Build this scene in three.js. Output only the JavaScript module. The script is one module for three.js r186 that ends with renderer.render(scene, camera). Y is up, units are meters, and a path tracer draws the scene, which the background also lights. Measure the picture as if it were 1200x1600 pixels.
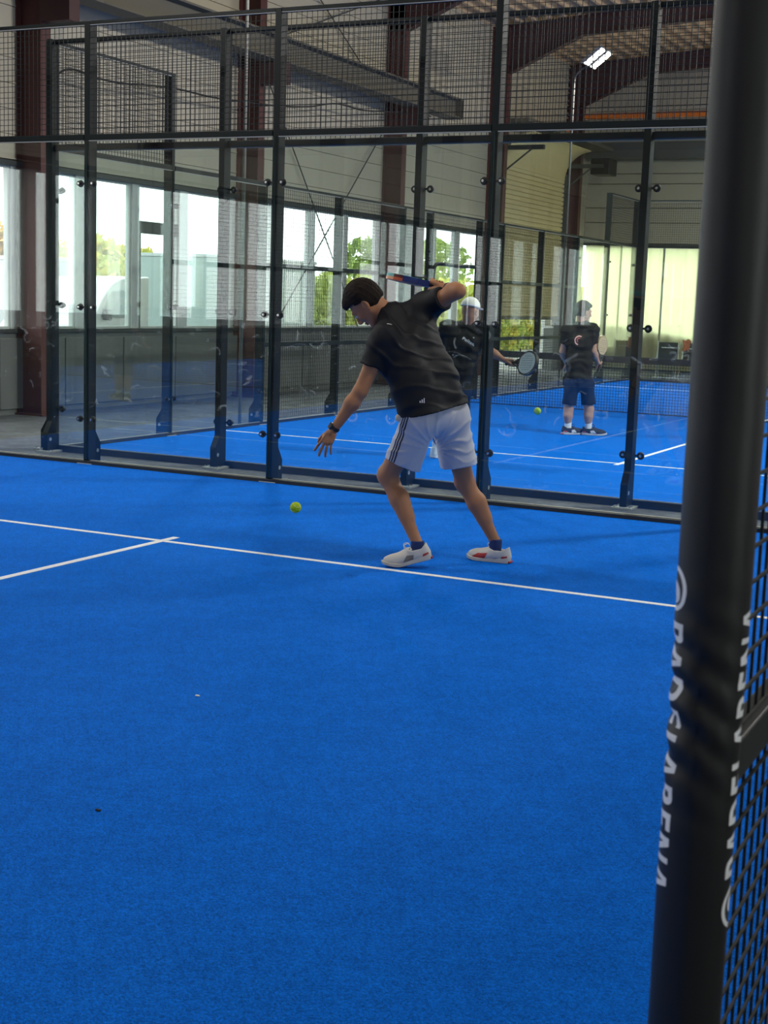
import * as THREE from 'three';
import { mergeGeometries, mergeVertices } from 'three/addons/utils/BufferGeometryUtils.js';
import { RoundedBoxGeometry } from 'three/addons/geometries/RoundedBoxGeometry.js';
import { RectAreaLightUniformsLib } from 'three/addons/lights/RectAreaLightUniformsLib.js';

// ------------------------------------------------------------------ camera, sky, exposure
const scene = new THREE.Scene();
const renderer = new THREE.WebGLRenderer({ antialias: true });
renderer.toneMapping = THREE.LinearToneMapping;
renderer.toneMappingExposure = 1.0;
renderer.shadowMap.enabled = true;
RectAreaLightUniformsLib.init();
const camera = new THREE.PerspectiveCamera(2 * Math.atan(800 / 2204.692) * 180 / Math.PI, 1200 / 1600, 0.05, 400);
camera.position.set(5.3548, 1.6237, 10.5835);
camera.rotation.set(-0.149386, 0.456991, 0.034207, 'YXZ');
camera.focus = 8.5; camera.userData.fStop = 13;
scene.add(camera);
scene.background = new THREE.Color().setRGB(4.6, 4.75, 4.7);   // even white overcast
const FLOOD = 330;                                   // radiance of each flood lamp face

// ------------------------------------------------------------------ helpers
const taken = new Map();
function numbered(name) {
  const n = taken.get(name) || 0; taken.set(name, n + 1);
  return n ? name + '_' + String(n).padStart(3, '0') : name;
}
function rng(seed) { let s = seed >>> 0; return () => { s = (s + 0x6D2B79F5) | 0; let t = Math.imul(s ^ (s >>> 15), 1 | s); t = (t + Math.imul(t ^ (t >>> 7), 61 | t)) ^ t; return ((t ^ (t >>> 14)) >>> 0) / 4294967296; }; }
const rgb = (r, g, b) => new THREE.Color().setRGB(r, g, b);
const hex = (h) => new THREE.Color(h);
function mat(color, roughness = 0.8, extra = {}) { return new THREE.MeshStandardMaterial({ color, roughness, ...extra }); }
function phys(color, roughness = 0.8, extra = {}) { return new THREE.MeshPhysicalMaterial({ color, roughness, ...extra }); }
function addMesh(name, geo, material, parent) {
  if (Array.isArray(geo)) geo = geo.length === 1 ? geo[0] : mergeGeometries(geo.map(g => { const q = g.index ? g.toNonIndexed() : g; for (const k of Object.keys(q.attributes)) if (!['position', 'normal', 'uv'].includes(k)) q.deleteAttribute(k); return q; }));
  const m = new THREE.Mesh(geo, material); m.castShadow = m.receiveShadow = true;
  m.name = parent && parent !== scene ? name : numbered(name);
  (parent || scene).add(m); return m;
}
function thing(name, label, category, pos = [0, 0, 0], rotY = 0, group) {
  const o = new THREE.Group(); o.name = numbered(name); o.position.set(...pos); o.rotation.y = rotY;
  o.userData = { label, category }; if (group) o.userData.group = group; scene.add(o); return o;
}
function tag(o, label, category, group) { o.userData.label = label; o.userData.category = category; if (group) o.userData.group = group; return o; }
function structure(o, label) { o.userData.kind = 'structure'; if (label) o.userData.label = label; return o; }
function structGroup(name, label, pos = [0, 0, 0], rotY = 0) { const o = new THREE.Group(); o.name = numbered(name); o.position.set(...pos); o.rotation.y = rotY; scene.add(o); return structure(o, label); }
const V = (x, y, z) => new THREE.Vector3(x, y, z);
// box from min to max corner, uv in metres
function bx(x0, y0, z0, x1, y1, z1) {
  const g = new THREE.BoxGeometry(x1 - x0, y1 - y0, z1 - z0), p = g.attributes.position, n = g.attributes.normal, uv = g.attributes.uv;
  for (let i = 0; i < p.count; i++) {
    const X = p.getX(i) + (x0 + x1) / 2, Y = p.getY(i) + (y0 + y1) / 2, Z = p.getZ(i) + (z0 + z1) / 2;
    p.setXYZ(i, X, Y, Z);
    if (Math.abs(n.getX(i)) > 0.5) uv.setXY(i, Z, Y); else if (Math.abs(n.getY(i)) > 0.5) uv.setXY(i, X, Z); else uv.setXY(i, X, Y);
  }
  return g;
}
function rbx(x0, y0, z0, x1, y1, z1, r = 0.006, seg = 2) { return new RoundedBoxGeometry(x1 - x0, y1 - y0, z1 - z0, seg, r).translate((x0 + x1) / 2, (y0 + y1) / 2, (z0 + z1) / 2); }
function rod(a, b, r0, r1 = r0, seg = 10) {
  a = Array.isArray(a) ? V(...a) : a; b = Array.isArray(b) ? V(...b) : b;
  const d = b.clone().sub(a), L = d.length(), g = new THREE.CylinderGeometry(r1, r0, L, seg);
  g.applyQuaternion(new THREE.Quaternion().setFromUnitVectors(V(0, 1, 0), d.normalize())); g.translate((a.x + b.x) / 2, (a.y + b.y) / 2, (a.z + b.z) / 2); return g;
}
function tube(pts, r, seg = 24, rs = 8) { return new THREE.TubeGeometry(new THREE.CatmullRomCurve3(pts.map(p => V(...p))), seg, r, rs); }
function noise2(seed) {
  const R = rng(seed), N = 64, t = new Float32Array(N * N).map(() => R());
  return (x, y, period = N) => {
    const xi = Math.floor(x), yi = Math.floor(y), fx = x - xi, fy = y - yi, w = (a) => ((a % period) + period) % period;
    const sx = fx * fx * (3 - 2 * fx), sy = fy * fy * (3 - 2 * fy), g = (a, b) => t[(w(b) % N) * N + (w(a) % N)];
    return (g(xi, yi) * (1 - sx) + g(xi + 1, yi) * sx) * (1 - sy) + (g(xi, yi + 1) * (1 - sx) + g(xi + 1, yi + 1) * sx) * sy;
  };
}
function dataTex(w, h, fn, srgb = false, rep = [1, 1]) {
  const d = new Uint8Array(w * h * 4);
  for (let y = 0; y < h; y++) for (let x = 0; x < w; x++) { const c = fn(x, y), i = (y * w + x) * 4; d[i] = Math.max(0, Math.min(255, c[0] * 255)); d[i + 1] = Math.max(0, Math.min(255, c[1] * 255)); d[i + 2] = Math.max(0, Math.min(255, c[2] * 255)); d[i + 3] = 255; }
  const t = new THREE.DataTexture(d, w, h, THREE.RGBAFormat); t.wrapS = t.wrapT = THREE.RepeatWrapping; t.magFilter = THREE.LinearFilter; t.minFilter = THREE.LinearMipmapLinearFilter; t.generateMipmaps = true;
  if (srgb) t.colorSpace = THREE.SRGBColorSpace; t.repeat.set(...rep); t.needsUpdate = true; return t;
}
function canvasTex(w, h, draw) {
  const c = document.createElement('canvas'); c.width = w; c.height = h; draw(c.getContext('2d'), w, h);
  const t = new THREE.CanvasTexture(c); t.colorSpace = THREE.SRGBColorSpace; t.magFilter = THREE.LinearFilter; t.needsUpdate = true; return t;
}

// ------------------------------------------------------------------ materials
const nA = noise2(11), nB = noise2(29), nC = noise2(47);
const rT = rng(5);
const turfTex = dataTex(1024, 1024, (x, y) => {
  const a = nA(x / 16, y / 16, 64), b = nB(x / 4, y / 2.5, 256), c = rT(), d = nC(x / 64, y / 64, 16);
  let k = 0.74 + 0.05 * (a - 0.5) + 0.22 * (b - 0.5) + 0.34 * (c - 0.5) + 0.04 * (d - 0.5);
  const sand = c > 0.9955 ? 0.25 : 0;
  return [0.0 + sand * 0.5, 0.405 * k / 0.74 + sand, 0.83 * k / 0.74 + sand * 0.3];
}, true, [1 / 1.3, 1 / 1.3]);
const turfBump = dataTex(512, 512, (x, y) => { const v = 0.6 * nB(x / 3, y / 3, 171) + 0.4 * rT(); return [v, v, v]; }, false, [1 / 0.9, 1 / 0.9]);
const M = {};
M.turf = phys(hex('#ffffff'), 0.9, { map: turfTex, bumpMap: turfBump, bumpScale: 0.004, specularIntensity: 0.12 });
M.line = mat(rgb(0.82, 0.84, 0.86), 0.8);
const concTex = dataTex(512, 512, (x, y) => { const v = 0.82 + 0.3 * (nA(x / 40, y / 40, 13) - 0.5) + 0.22 * (nB(x / 8, y / 8, 64) - 0.5) + 0.1 * (rT() - 0.5); return [v, v, v]; }, true, [1 / 2.2, 1 / 2.2]);
M.floor = mat(rgb(0.135, 0.14, 0.15), 0.75, { map: concTex });
M.parapet = mat(rgb(0.15, 0.155, 0.15), 0.8);
M.kerb = mat(rgb(0.012, 0.014, 0.016), 0.55);
M.kerbTop = mat(rgb(0.34, 0.34, 0.31), 0.5);
M.post = phys(rgb(0.0085, 0.0125, 0.013), 0.45, { specularIntensity: 0.4 });
M.wire = phys(rgb(0.014, 0.018, 0.018), 0.5, { specularIntensity: 0.5 });
M.chrome = mat(rgb(0.7, 0.7, 0.68), 0.25, { metalness: 1 });
M.rubber = mat(rgb(0.012, 0.012, 0.013), 0.6);
M.glass = phys(rgb(0.93, 0.965, 0.955), 0, { transmission: 1, thickness: 0, ior: 1.52 });
M.winGlass = phys(rgb(0.95, 0.97, 0.97), 0, { transmission: 1, thickness: 0, ior: 1.5 });
M.glassEdge = mat(rgb(0.03, 0.06, 0.055), 0.35);
M.clad = mat(rgb(0.46, 0.425, 0.33), 0.6);
M.cladJoint = mat(rgb(0.28, 0.26, 0.21), 0.8);
M.lip = mat(rgb(0.62, 0.58, 0.50), 0.4);
M.red = mat(rgb(0.080, 0.024, 0.021), 0.65);
M.rafter = mat(rgb(0.06, 0.022, 0.022), 0.65);
M.deck = mat(rgb(0.62, 0.44, 0.26), 0.6);
M.poleMat = mat(rgb(0.09, 0.09, 0.085), 0.55);
M.galv = mat(rgb(0.42, 0.43, 0.42), 0.45, { metalness: 0.4 });
M.girder = mat(rgb(0.125, 0.115, 0.085), 0.7);
M.frame = mat(rgb(0.50, 0.52, 0.50), 0.5);
M.darkFrame = mat(rgb(0.05, 0.055, 0.055), 0.5);
// ------------------------------------------------------------------ the hall
const WX = -7.05, EZ = -26.2, BZ = 27.5, RX = 8.6, EAVE = 7.62, SLOPE = 0.072;
const roofY = (x) => EAVE + SLOPE * (x + 7.05);
structure(addMesh('floor', bx(WX - 0.3, -0.42, EZ - 0.3, RX + 0.3, -0.012, BZ + 0.3), M.floor), 'dark grey concrete hall floor around and between the blue courts');
// courts: turf carpets with painted lines as children
const courtA = structGroup('court_surface', 'blue artificial turf of the near court with thin white lines');
addMesh('turf', bx(-5, -0.011, 0.012, 5, 0, 20), M.turf, courtA);
const lineBox = (x0, z0, x1, z1) => bx(x0, -0.002, z0, x1, 0.0025, z1);
addMesh('court_line', lineBox(-5, 2.975, 5, 3.025), M.line, courtA);
addMesh('court_line', lineBox(-0.025, 2.83, 0.025, 17.2), M.line, courtA).position.y = 0.0006;
addMesh('court_line', lineBox(-5, 16.975, 5, 17.025), M.line, courtA);
const G = 0.765, OX = 1.05;                                     // gap between the back walls, sideways shift of the far court
const courtB = structGroup('court_surface', 'blue artificial turf of the court behind the glass walls');
addMesh('turf', bx(OX - 5, -0.011, -G - 20, OX + 5, 0, -G - 0.012), M.turf, courtB);
addMesh('court_line', lineBox(OX - 5, -G - 3.025, OX + 5, -G - 2.975), M.line, courtB);
addMesh('court_line', lineBox(OX - 0.025, -G - 17.2, OX + 0.025, -G - 2.83), M.line, courtB).position.y = 0.0006;
addMesh('court_line', lineBox(OX - 5, -G - 17.025, OX + 5, -G - 16.975), M.line, courtB);
function kerb(label, g) { const o = structGroup('trim_kerb', label); for (const [n, q, m] of g) addMesh(n, q, m, o); }
kerb('black kerb strip along the back edge of the near court', [['kerb_face', bx(-5.2, -0.012, -0.045, 5.2, 0.03, 0.012), M.kerb], ['kerb_cap', bx(-5.2, 0.03, -0.055, 5.2, 0.036, -0.035), M.kerbTop]]);
kerb('black kerb strip along the front edge of the far court', [['kerb_face', bx(OX - 5.1, -0.012, -G - 0.012, OX + 5.1, 0.05, -G + 0.03), M.kerb], ['kerb_cap', bx(OX - 5.1, 0.05, -G - 0.012, OX + 5.1, 0.055, -G + 0.0), M.kerbTop]]);
kerb('black kerb strip along the left edge of the far court', [['kerb_face', bx(OX - 5.04, -0.012, -G - 20, OX - 5, 0.035, -G), M.kerb], ['kerb_cap', bx(OX - 5.045, 0.035, -G - 20, OX - 5.02, 0.04, -G), M.kerbTop]]);
kerb('black kerb strip along the end of the far court', [['kerb_face', bx(OX - 5.04, -0.012, -G - 20.04, OX + 5, 0.04, -G - 20), M.kerb]]);

// --- left long wall: grey parapet, window band, ribbed cladding above
const bays = []; for (let k = -4; k <= 5; k++) bays.push(-3.83 + 5.17 * k);            // column lines, from the far end towards the camera
const SILL = 1.09, HEAD = 3.14, DOOR0 = -24.2, DOOR1 = -19.75;
const wallL = structGroup('wall_left', 'long hall wall with grey parapet, tall windows and beige ribbed cladding');
const GZ = -16.35;   // beyond this the glazing reaches the floor
addMesh('parapet', bx(WX - 0.28, -0.012, GZ, WX, SILL - 0.05, BZ), M.parapet, wallL);
addMesh('parapet', bx(WX - 0.28, -0.012, EZ, WX, SILL - 0.05, DOOR0), M.parapet, wallL);
for (let z = GZ + 0.02; z < BZ - 1.3; z += 1.295) addMesh('parapet_panel', rbx(WX - 0.01, 0.06, z + 0.02, WX + 0.022, SILL - 0.12, z + 1.275, 0.008), M.parapet, wallL);
addMesh('sill', bx(WX - 0.3, SILL - 0.05, GZ, WX + 0.035, SILL, BZ), M.darkFrame, wallL);
addMesh('wall_core', bx(WX - 0.26, HEAD + 0.05, DOOR1, WX - 0.06, EAVE + 0.6, BZ), M.cladJoint, wallL);
addMesh('wall_core', bx(WX - 0.26, 4.95, DOOR0, WX - 0.06, EAVE + 0.6, DOOR1), M.cladJoint, wallL);
addMesh('wall_core', bx(WX - 0.26, SILL, EZ, WX - 0.06, EAVE + 0.6, DOOR0), M.cladJoint, wallL);
addMesh('window_head', bx(WX - 0.27, HEAD, DOOR1, WX + 0.03, HEAD + 0.06, BZ), M.darkFrame, wallL);
// cladding: each sheet a piece, with a proud rib that catches the light at its lower edge
{
  const H = 0.31;
  for (let b = 0; b < bays.length; b++) {
    const z0 = b === 0 ? bays[0] : bays[b], z1 = b + 1 < bays.length ? bays[b + 1] : BZ;
    for (let r = 0; r < 15; r++) {
      const y0 = HEAD + 0.07 + r * H; if (y0 + H > EAVE + 0.5) break;
      let a = z0 + 0.004; const e = z1 - 0.004;
      if (b === 0 && y0 < 5.0) continue;
      addMesh('cladding_sheet', [bx(WX - 0.07, y0 + 0.022, a, WX, y0 + H, e), bx(WX - 0.07, y0 + 0.006, a, WX + 0.010, y0 + 0.024, e)], M.clad, wallL);
    }
  }
  for (let r = 0; r < 21; r++) { const y0 = SILL + 0.07 + r * H; if (y0 + H > EAVE + 0.5) break; addMesh('cladding_sheet', [bx(WX - 0.07, y0 + 0.022, EZ, WX, y0 + H, DOOR0 - 0.1), bx(WX - 0.07, y0 + 0.006, EZ, WX + 0.010, y0 + 0.024, DOOR0 - 0.1)], M.clad, wallL); }
}
// windows and the piers between them
const winSpans = [], winList = [];
for (const zc of bays.concat([BZ])) if (zc > -19) { for (const [a, b] of [[0.42, 1.12], [1.46, 2.38], [2.55, 3.56], [3.78, 5.0]]) winSpans.push([zc - b, zc - a]); }
winSpans.sort((p, q) => p[0] - q[0]);
let last = DOOR1;
for (const [a, b] of winSpans) {
  const SILL = a < GZ ? 0.03 : 1.09;
  if (a - last > 0.02) addMesh('window_pier', bx(WX - 0.13, last < GZ ? -0.012 : SILL, last, WX - 0.02, HEAD, a), M.frame, wallL);
  last = b;
  const w = structGroup('window', '');
  winList.push(w);
  const f = 0.03;
  addMesh('frame', [bx(WX - 0.12, SILL, a, WX - 0.05, SILL + f, b), bx(WX - 0.12, HEAD - f, a, WX - 0.05, HEAD, b), bx(WX - 0.12, SILL + f, a, WX - 0.05, HEAD - f, a + f), bx(WX - 0.12, SILL + f, b - f, WX - 0.05, HEAD - f, b)], M.frame, w);
  const pane = new THREE.PlaneGeometry(b - a - 2 * f, HEAD - SILL - 2 * f); pane.rotateY(Math.PI / 2); pane.translate(WX - 0.085, (SILL + HEAD) / 2, (a + b) / 2);
  addMesh('pane', pane, M.winGlass, w);
  if (a < GZ) addMesh('transom', bx(WX - 0.12, 1.02, a + f, WX - 0.05, 1.09, b - f), M.darkFrame, w);
  if (a > -7.4 && b < -6.2) addMesh('transom', [bx(WX - 0.18, 2.46, a, WX - 0.04, 2.63, b), bx(WX - 0.18, SILL, b - 0.07, WX - 0.04, 2.46, b)], M.darkFrame, w);
}
addMesh('window_pier', bx(WX - 0.13, SILL, last, WX - 0.02, HEAD, BZ), M.frame, wallL);
const ORD = ['leftmost', 'second', 'third', 'fourth', 'fifth', 'sixth', 'seventh', 'eighth', 'ninth', 'tenth', 'eleventh', 'twelfth', 'thirteenth', 'fourteenth', 'fifteenth', 'sixteenth'];
{
  const seen = winSpans.map(([a], i) => [a, winList[i]]).filter(([a]) => a < -3).sort((p, q) => q[0] - p[0]);
  seen.forEach(([, w], i) => structure(w, i ? ORD[i] + ' tall narrow window from the left along the hall wall' : 'leftmost tall narrow window of the hall wall, cut by the picture edge'));
  winSpans.forEach(([a], i) => { if (a >= -3) { structure(winList[i], 'tall narrow window further along the left hall wall, seen only reflected in the glass'); winList[i].userData.group = 'windows seen only as reflections'; } });
}

// --- other walls and the roof
function clad(name, label, horizontal, pieces, material = M.clad) { const o = structGroup(name, label); for (const p of pieces) addMesh('cladding_panel', p, material, o); return o; }
{ // end wall with the opening that the curtain fills
  const CX1 = 3.5, CY = 3.24, p = [];
  const o = structGroup('wall_far', 'far end wall of beige sandwich panels above the curtain');
  addMesh('wall_core', bx(WX - 0.3, CY + 0.06, EZ - 0.3, RX + 0.3, roofY(RX) + 0.6, EZ - 0.08), M.cladJoint, o);
  addMesh('wall_core', bx(CX1, -0.012, EZ - 0.3, RX + 0.3, CY + 0.06, EZ - 0.08), M.cladJoint, o);
  const ys = [3.30, 3.84, 4.22, 4.84, 5.10, 5.46];
  const ms = [M.clad, M.clad, M.clad, M.clad, M.clad];
  for (let i = 0; i + 1 < ys.length; i++) for (let x = WX; x < RX; x += 5.2) addMesh('wall_panel', rbx(x + 0.01, ys[i] + 0.008, EZ - 0.09, Math.min(x + 5.19, RX), ys[i + 1] - 0.008, EZ, 0.012), M.clad, o);
  for (let y = 5.9; y < 8.4; y += 0.8) addMesh('wall_panel', bx(WX, y + 0.01, EZ - 0.09, RX, y + 0.79, EZ), M.clad, o);
  addMesh('lintel', rbx(WX, CY, EZ - 0.2, CX1, CY + 0.06, EZ + 0.03, 0.01), M.darkFrame, o);
}
{
  const o = structGroup('wall_right', 'right hall wall with a row of high windows');
  addMesh('wall_core', bx(RX, -0.012, EZ, RX + 0.25, 1.2, BZ), M.parapet, o);
  addMesh('wall_core', bx(RX, 4.3, EZ, RX + 0.25, roofY(RX) + 0.5, BZ), M.clad, o);
  for (let z = EZ; z < BZ; z += 5.17) addMesh('wall_pier', bx(RX, 1.2, z, RX + 0.25, 4.3, Math.min(BZ, z + 4.0)), M.clad, o);
  for (let z = EZ; z < BZ - 5; z += 5.17) {
    const w = structGroup('window', 'wide window in the right hall wall, outside the picture'); w.userData.group = 'wide windows outside the picture'; const g = new THREE.PlaneGeometry(5.17 - 4.0, 3.1); g.rotateY(-Math.PI / 2); g.translate(RX + 0.12, 2.75, z + (5.17 + 4.0) / 2); addMesh('pane', g, M.winGlass, w);
    addMesh('frame', [bx(RX + 0.08, 1.2, z + 4.0, RX + 0.16, 1.25, z + 5.17), bx(RX + 0.08, 4.25, z + 4.0, RX + 0.16, 4.3, z + 5.17), bx(RX + 0.08, 1.2, z + 4.0 + 1.9, RX + 0.16, 4.3, z + 4.0 + 1.95)], M.frame, w);
  }
  structure(addMesh('wall_near', bx(WX - 0.3, -0.012, BZ, RX + 0.3, roofY(RX) + 0.6, BZ + 0.25), M.clad), 'plain beige end wall behind the camera');
}
{ // trapezoidal steel deck: ribs run along the hall
  const s = new THREE.Shape(), pitch = 0.33, d = 0.17; let x = -7.4; s.moveTo(x, roofY(x));
  const top = [];
  while (x < RX + 0.3) { s.lineTo(x + 0.04, roofY(x + 0.04)); s.lineTo(x + 0.10, roofY(x + 0.10) + d); s.lineTo(x + 0.25, roofY(x + 0.25) + d); s.lineTo(x + 0.31, roofY(x + 0.31)); s.lineTo(x + pitch, roofY(x + pitch)); x += pitch; }
  s.lineTo(x, roofY(x) + 0.35); s.lineTo(-7.4, roofY(-7.4) + 0.35); s.closePath();
  const g = new THREE.ExtrudeGeometry(s, { depth: BZ - EZ + 0.6, bevelEnabled: false }); g.translate(0, 0, EZ - 0.3);
  structure(addMesh('ceiling', g, M.deck), 'trapezoidal steel roof deck in dull beige');
}
// columns (H section, red) and haunched rafters
function columnGeo(z) {
  const h = 0.095, x0 = WX, x1 = WX + 0.4, t = 0.018, top = roofY(x1) - 0.05;
  return [bx(x0, -0.012, z - h, x0 + t, top, z + h), bx(x1 - t, -0.012, z - h, x1, top, z + h), bx(x0 + t, -0.012, z - 0.006, x1 - t, top, z + 0.006), bx(x0 - 0.0, -0.012, z - 0.14, x1 + 0.05, 0.012, z + 0.14), ];
}
const colName = { '-3.83': 'dark red steel column at the left edge, between the first two windows', '-9': 'dark red steel column second from the left, beside the middle of the glass wall', '-14.17': 'dark red steel column above the server, third from the left', '-19.34': 'dark red steel column at the left jamb of the roller shutter' };
for (const z of bays) if (z > -22) { const c = structure(addMesh('column', columnGeo(z), M.red), colName[String(+z.toFixed(2))] || 'dark red steel column further along the wall, outside the picture'); if (z > 0) c.userData.group = 'columns outside the picture'; }
structure(addMesh('column', columnGeo(-24.54), M.red), 'dark red steel column at the right jamb of the roller shutter');
function rafterGeo(z) {
  const lo = (x) => x < WX + 0.4 ? 6.62 : x < -5.0 ? 6.62 + (x - WX - 0.4) / (-5.0 - WX - 0.4) * (roofY(-5) - 0.42 - 6.62) : roofY(x) - 0.42;
  const w = new THREE.Shape(); w.moveTo(WX, lo(WX)); w.lineTo(WX + 0.4, lo(WX + 0.4)); w.lineTo(-5, lo(-5)); w.lineTo(RX, lo(RX)); w.lineTo(RX, roofY(RX) - 0.005); w.lineTo(WX, roofY(WX) - 0.005);
  const web = new THREE.ExtrudeGeometry(w, { depth: 0.012, bevelEnabled: false }); web.translate(0, 0, z - 0.006);
  const fl = (f, t) => { const s = new THREE.Shape(), xs = [WX, WX + 0.4, -5, RX]; s.moveTo(xs[0], f(xs[0])); for (const x of xs.slice(1)) s.lineTo(x, f(x)); for (const x of xs.slice().reverse()) s.lineTo(x, f(x) + t); const g = new THREE.ExtrudeGeometry(s, { depth: 0.19, bevelEnabled: false }); g.translate(0, 0, z - 0.095); return g; };
  return [web, fl(lo, 0.018), fl((x) => roofY(x) - 0.02, 0.018)];
}
for (const z of bays) { const c = structure(addMesh('beam', rafterGeo(z), M.rafter), z < -24 ? 'dark steel rafter nearest the far end wall' : z < -19 ? 'dark haunched steel rafter rising behind the lit floodlight' : z < -14 ? 'dark haunched steel rafter at the top centre of the picture' : 'dark haunched steel rafter above the picture'); if (z > -14) c.userData.group = 'rafters above the picture'; }
// crane runway girder on brackets along the left wall, ends past the third column
structure(addMesh('beam', [bx(-6.62, 5.22, -16.0, -6.26, 5.25, 3), bx(-6.62, 5.58, -16.0, -6.26, 5.61, 3), bx(-6.46, 5.25, -16.0, -6.42, 5.58, 3), bx(-6.62, 5.25, -16.0, -6.26, 5.58, -15.98)], M.girder), 'grey crane runway girder along the upper left wall');
for (const z of [-3.83, -9.0, -14.17]) structure(addMesh('beam', [bx(-6.66, 4.88, z - 0.1, -6.2, 5.22, z + 0.1)], M.rafter), 'short dark bracket carrying the crane girder on the ' + (z > -5 ? 'first' : z > -10 ? 'second' : 'third') + ' column from the left');
// cross bracing in the third bay
{
  const br = thing('cross_brace', 'thin dark steel rods crossing in an X on the left wall', 'brace');
  addMesh('brace_rod', rod([-6.98, 5.72, -9.16], [-6.98, 1.11, -13.1], 0.012), M.darkFrame, br);
  addMesh('brace_rod', rod([-6.94, 1.12, -10.0], [-6.94, 4.85, -13.95], 0.012), M.darkFrame, br);
  addMesh('brace_rod', rod([-6.98, 7.2, -10.3], [-6.98, 5.45, -13.7], 0.012), M.darkFrame, br);
  addMesh('brace_rod', rod([-6.95, 5.66, -9.6], [-6.95, 7.2, -13.9], 0.012), M.darkFrame, br);
}
// black cable slung along the wall
tag(addMesh('cable', tube([[-6.6, 4.3, -4.02], [-6.6, 4.38, -4.19], [-6.6, 4.39, -4.44], [-6.6, 4.36, -4.77], [-6.6, 4.38, -5.46], [-6.6, 4.43, -5.9], [-6.6, 4.48, -6.6], [-6.6, 4.49, -7.5], [-6.6, 4.54, -8.3], [-6.6, 4.61, -9.32], [-6.6, 4.73, -10.34], [-6.6, 4.91, -11.33], [-6.6, 4.93, -12.28], [-6.6, 5.0, -13.0], [-6.6, 5.15, -14.3], [-6.6, 5.19, -15.2]], 0.014, 140, 6), M.rubber), 'black cable slung along the upper left wall', 'cable');
// orange crane bridge at the far end
{
  const c = thing('crane_bridge', 'orange crane bridge beam crossing the hall near the far end', 'crane');
  addMesh('bridge_beam', rbx(-6.6, 6.30, -24.62, RX - 0.3, 6.42, -24.4, 0.01), mat(rgb(0.62, 0.16, 0.015), 0.5), c);
  addMesh('end_carriage', rbx(-6.75, 5.7, -23.1, -6.5, 5.95, -22.3, 0.02), mat(rgb(0.75, 0.24, 0.02), 0.5), c);
  addMesh('hoist_rail', bx(-6.75, 5.62, -25.8, -6.2, 5.7, -19.5), M.girder, c);
}
// dark service duct across the end wall
structure(addMesh('beam', [rbx(-6.9, 5.44, EZ + 0.02, RX, 5.86, EZ + 0.5, 0.03)], mat(rgb(0.10, 0.105, 0.10), 0.6)), 'dark duct across the end wall');
// translucent curtain that closes the far opening
{
  const cur = thing('strip_curtain', 'translucent pale yellow curtain closing the opening in the far end wall', 'curtain');
  const R = rng(8); let x = WX + 0.06;
  const cm = phys(rgb(0.97, 0.90, 0.54), 1, { transmission: 0.8, thickness: 0 });
  while (x < 3.4) {
    const w = 0.95 + 0.3 * R(), n = 28, pos = [], idx = [], ph = R() * 6, am = 0.02 + 0.02 * R();
    for (let j = 0; j <= 1; j++) for (let i = 0; i <= n; i++) { const u = i / n; pos.push(x + u * w, j ? 3.25 : 0.03, EZ - 0.04 + am * Math.sin(u * 17 + ph) + 0.010 * Math.sin(u * 41 + ph * 2)); }
    for (let i = 0; i < n; i++) idx.push(i, i + 1, n + 2 + i, i, n + 2 + i, n + 1 + i);
    const g = new THREE.BufferGeometry(); g.setAttribute('position', new THREE.Float32BufferAttribute(pos, 3)); g.setIndex(idx); g.computeVertexNormals();
    addMesh('curtain_strip', g, cm, cur);
    addMesh('curtain_seam', bx(x + w - 0.025, 0.03, EZ - 0.02, x + w + 0.025, 3.25, EZ + 0.0), mat(rgb(0.45, 0.44, 0.33), 0.8), cur);
    x += w;
  }
}
// roller shutter, half open
{
  const sh = thing('roller_shutter', 'half open slatted roller shutter door in the left wall', 'shutter');
  const sm = mat(rgb(0.62, 0.52, 0.29), 0.5), X = -6.93, p = 0.107; let y = 1.32;
  for (let i = 0; y < 4.72; i++, y += p) {
    const s = new THREE.Shape(); s.moveTo(-0.036, -0.004); s.lineTo(-0.028, -0.004); s.lineTo(-0.028, 0.020); s.lineTo(0.010, 0.022); s.quadraticCurveTo(0.018, p * 0.55, 0.010, p - 0.006); s.lineTo(-0.028, p - 0.003); s.lineTo(-0.036, p - 0.003); s.closePath();
    const g = new THREE.ExtrudeGeometry(s, { depth: DOOR1 - DOOR0 - 0.3, bevelEnabled: false, curveSegments: 4 }); g.translate(X, y, DOOR0 + 0.15);
    addMesh('slat', g, sm, sh);
  }
  for (let k = 0; k < 10; k++) { // slats bending over onto the drum
    const a = k / 9 * 1.35, r = 0.72, cx = X + r, cy = 4.74, g = bx(0, 0, DOOR0 + 0.15, 0.02, p + 0.012, DOOR1 - 0.15);
    g.rotateZ(-a); g.translate(cx - r * Math.cos(a), cy + r * Math.sin(a), 0); addMesh('slat', g, sm, sh);
  }
  addMesh('bottom_bar', rbx(X - 0.02, 1.26, DOOR0 + 0.15, X + 0.035, 1.33, DOOR1 - 0.15, 0.01), M.darkFrame, sh);
  for (const z of [DOOR1 - 0.08, DOOR0 + 0.02]) addMesh('guide_rail', rbx(X - 0.1, 0, z - 0.06, X + 0.07, 4.9, z + 0.1, 0.01), M.darkFrame, sh);
  for (const z of [DOOR1 - 0.08, DOOR0 + 0.1]) addMesh('bracket', [rbx(X, 5.05, z - 0.05, X + 1.0, 5.15, z + 0.05, 0.01), rod([X + 0.02, 4.55, z], [X + 0.75, 5.1, z], 0.02)], M.darkFrame, sh);
  addMesh('drum_motor', rbx(-6.3, 4.9, DOOR0 - 0.6, -5.8, 5.3, DOOR0 + 0.02, 0.03), M.rubber, sh);
}
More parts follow.
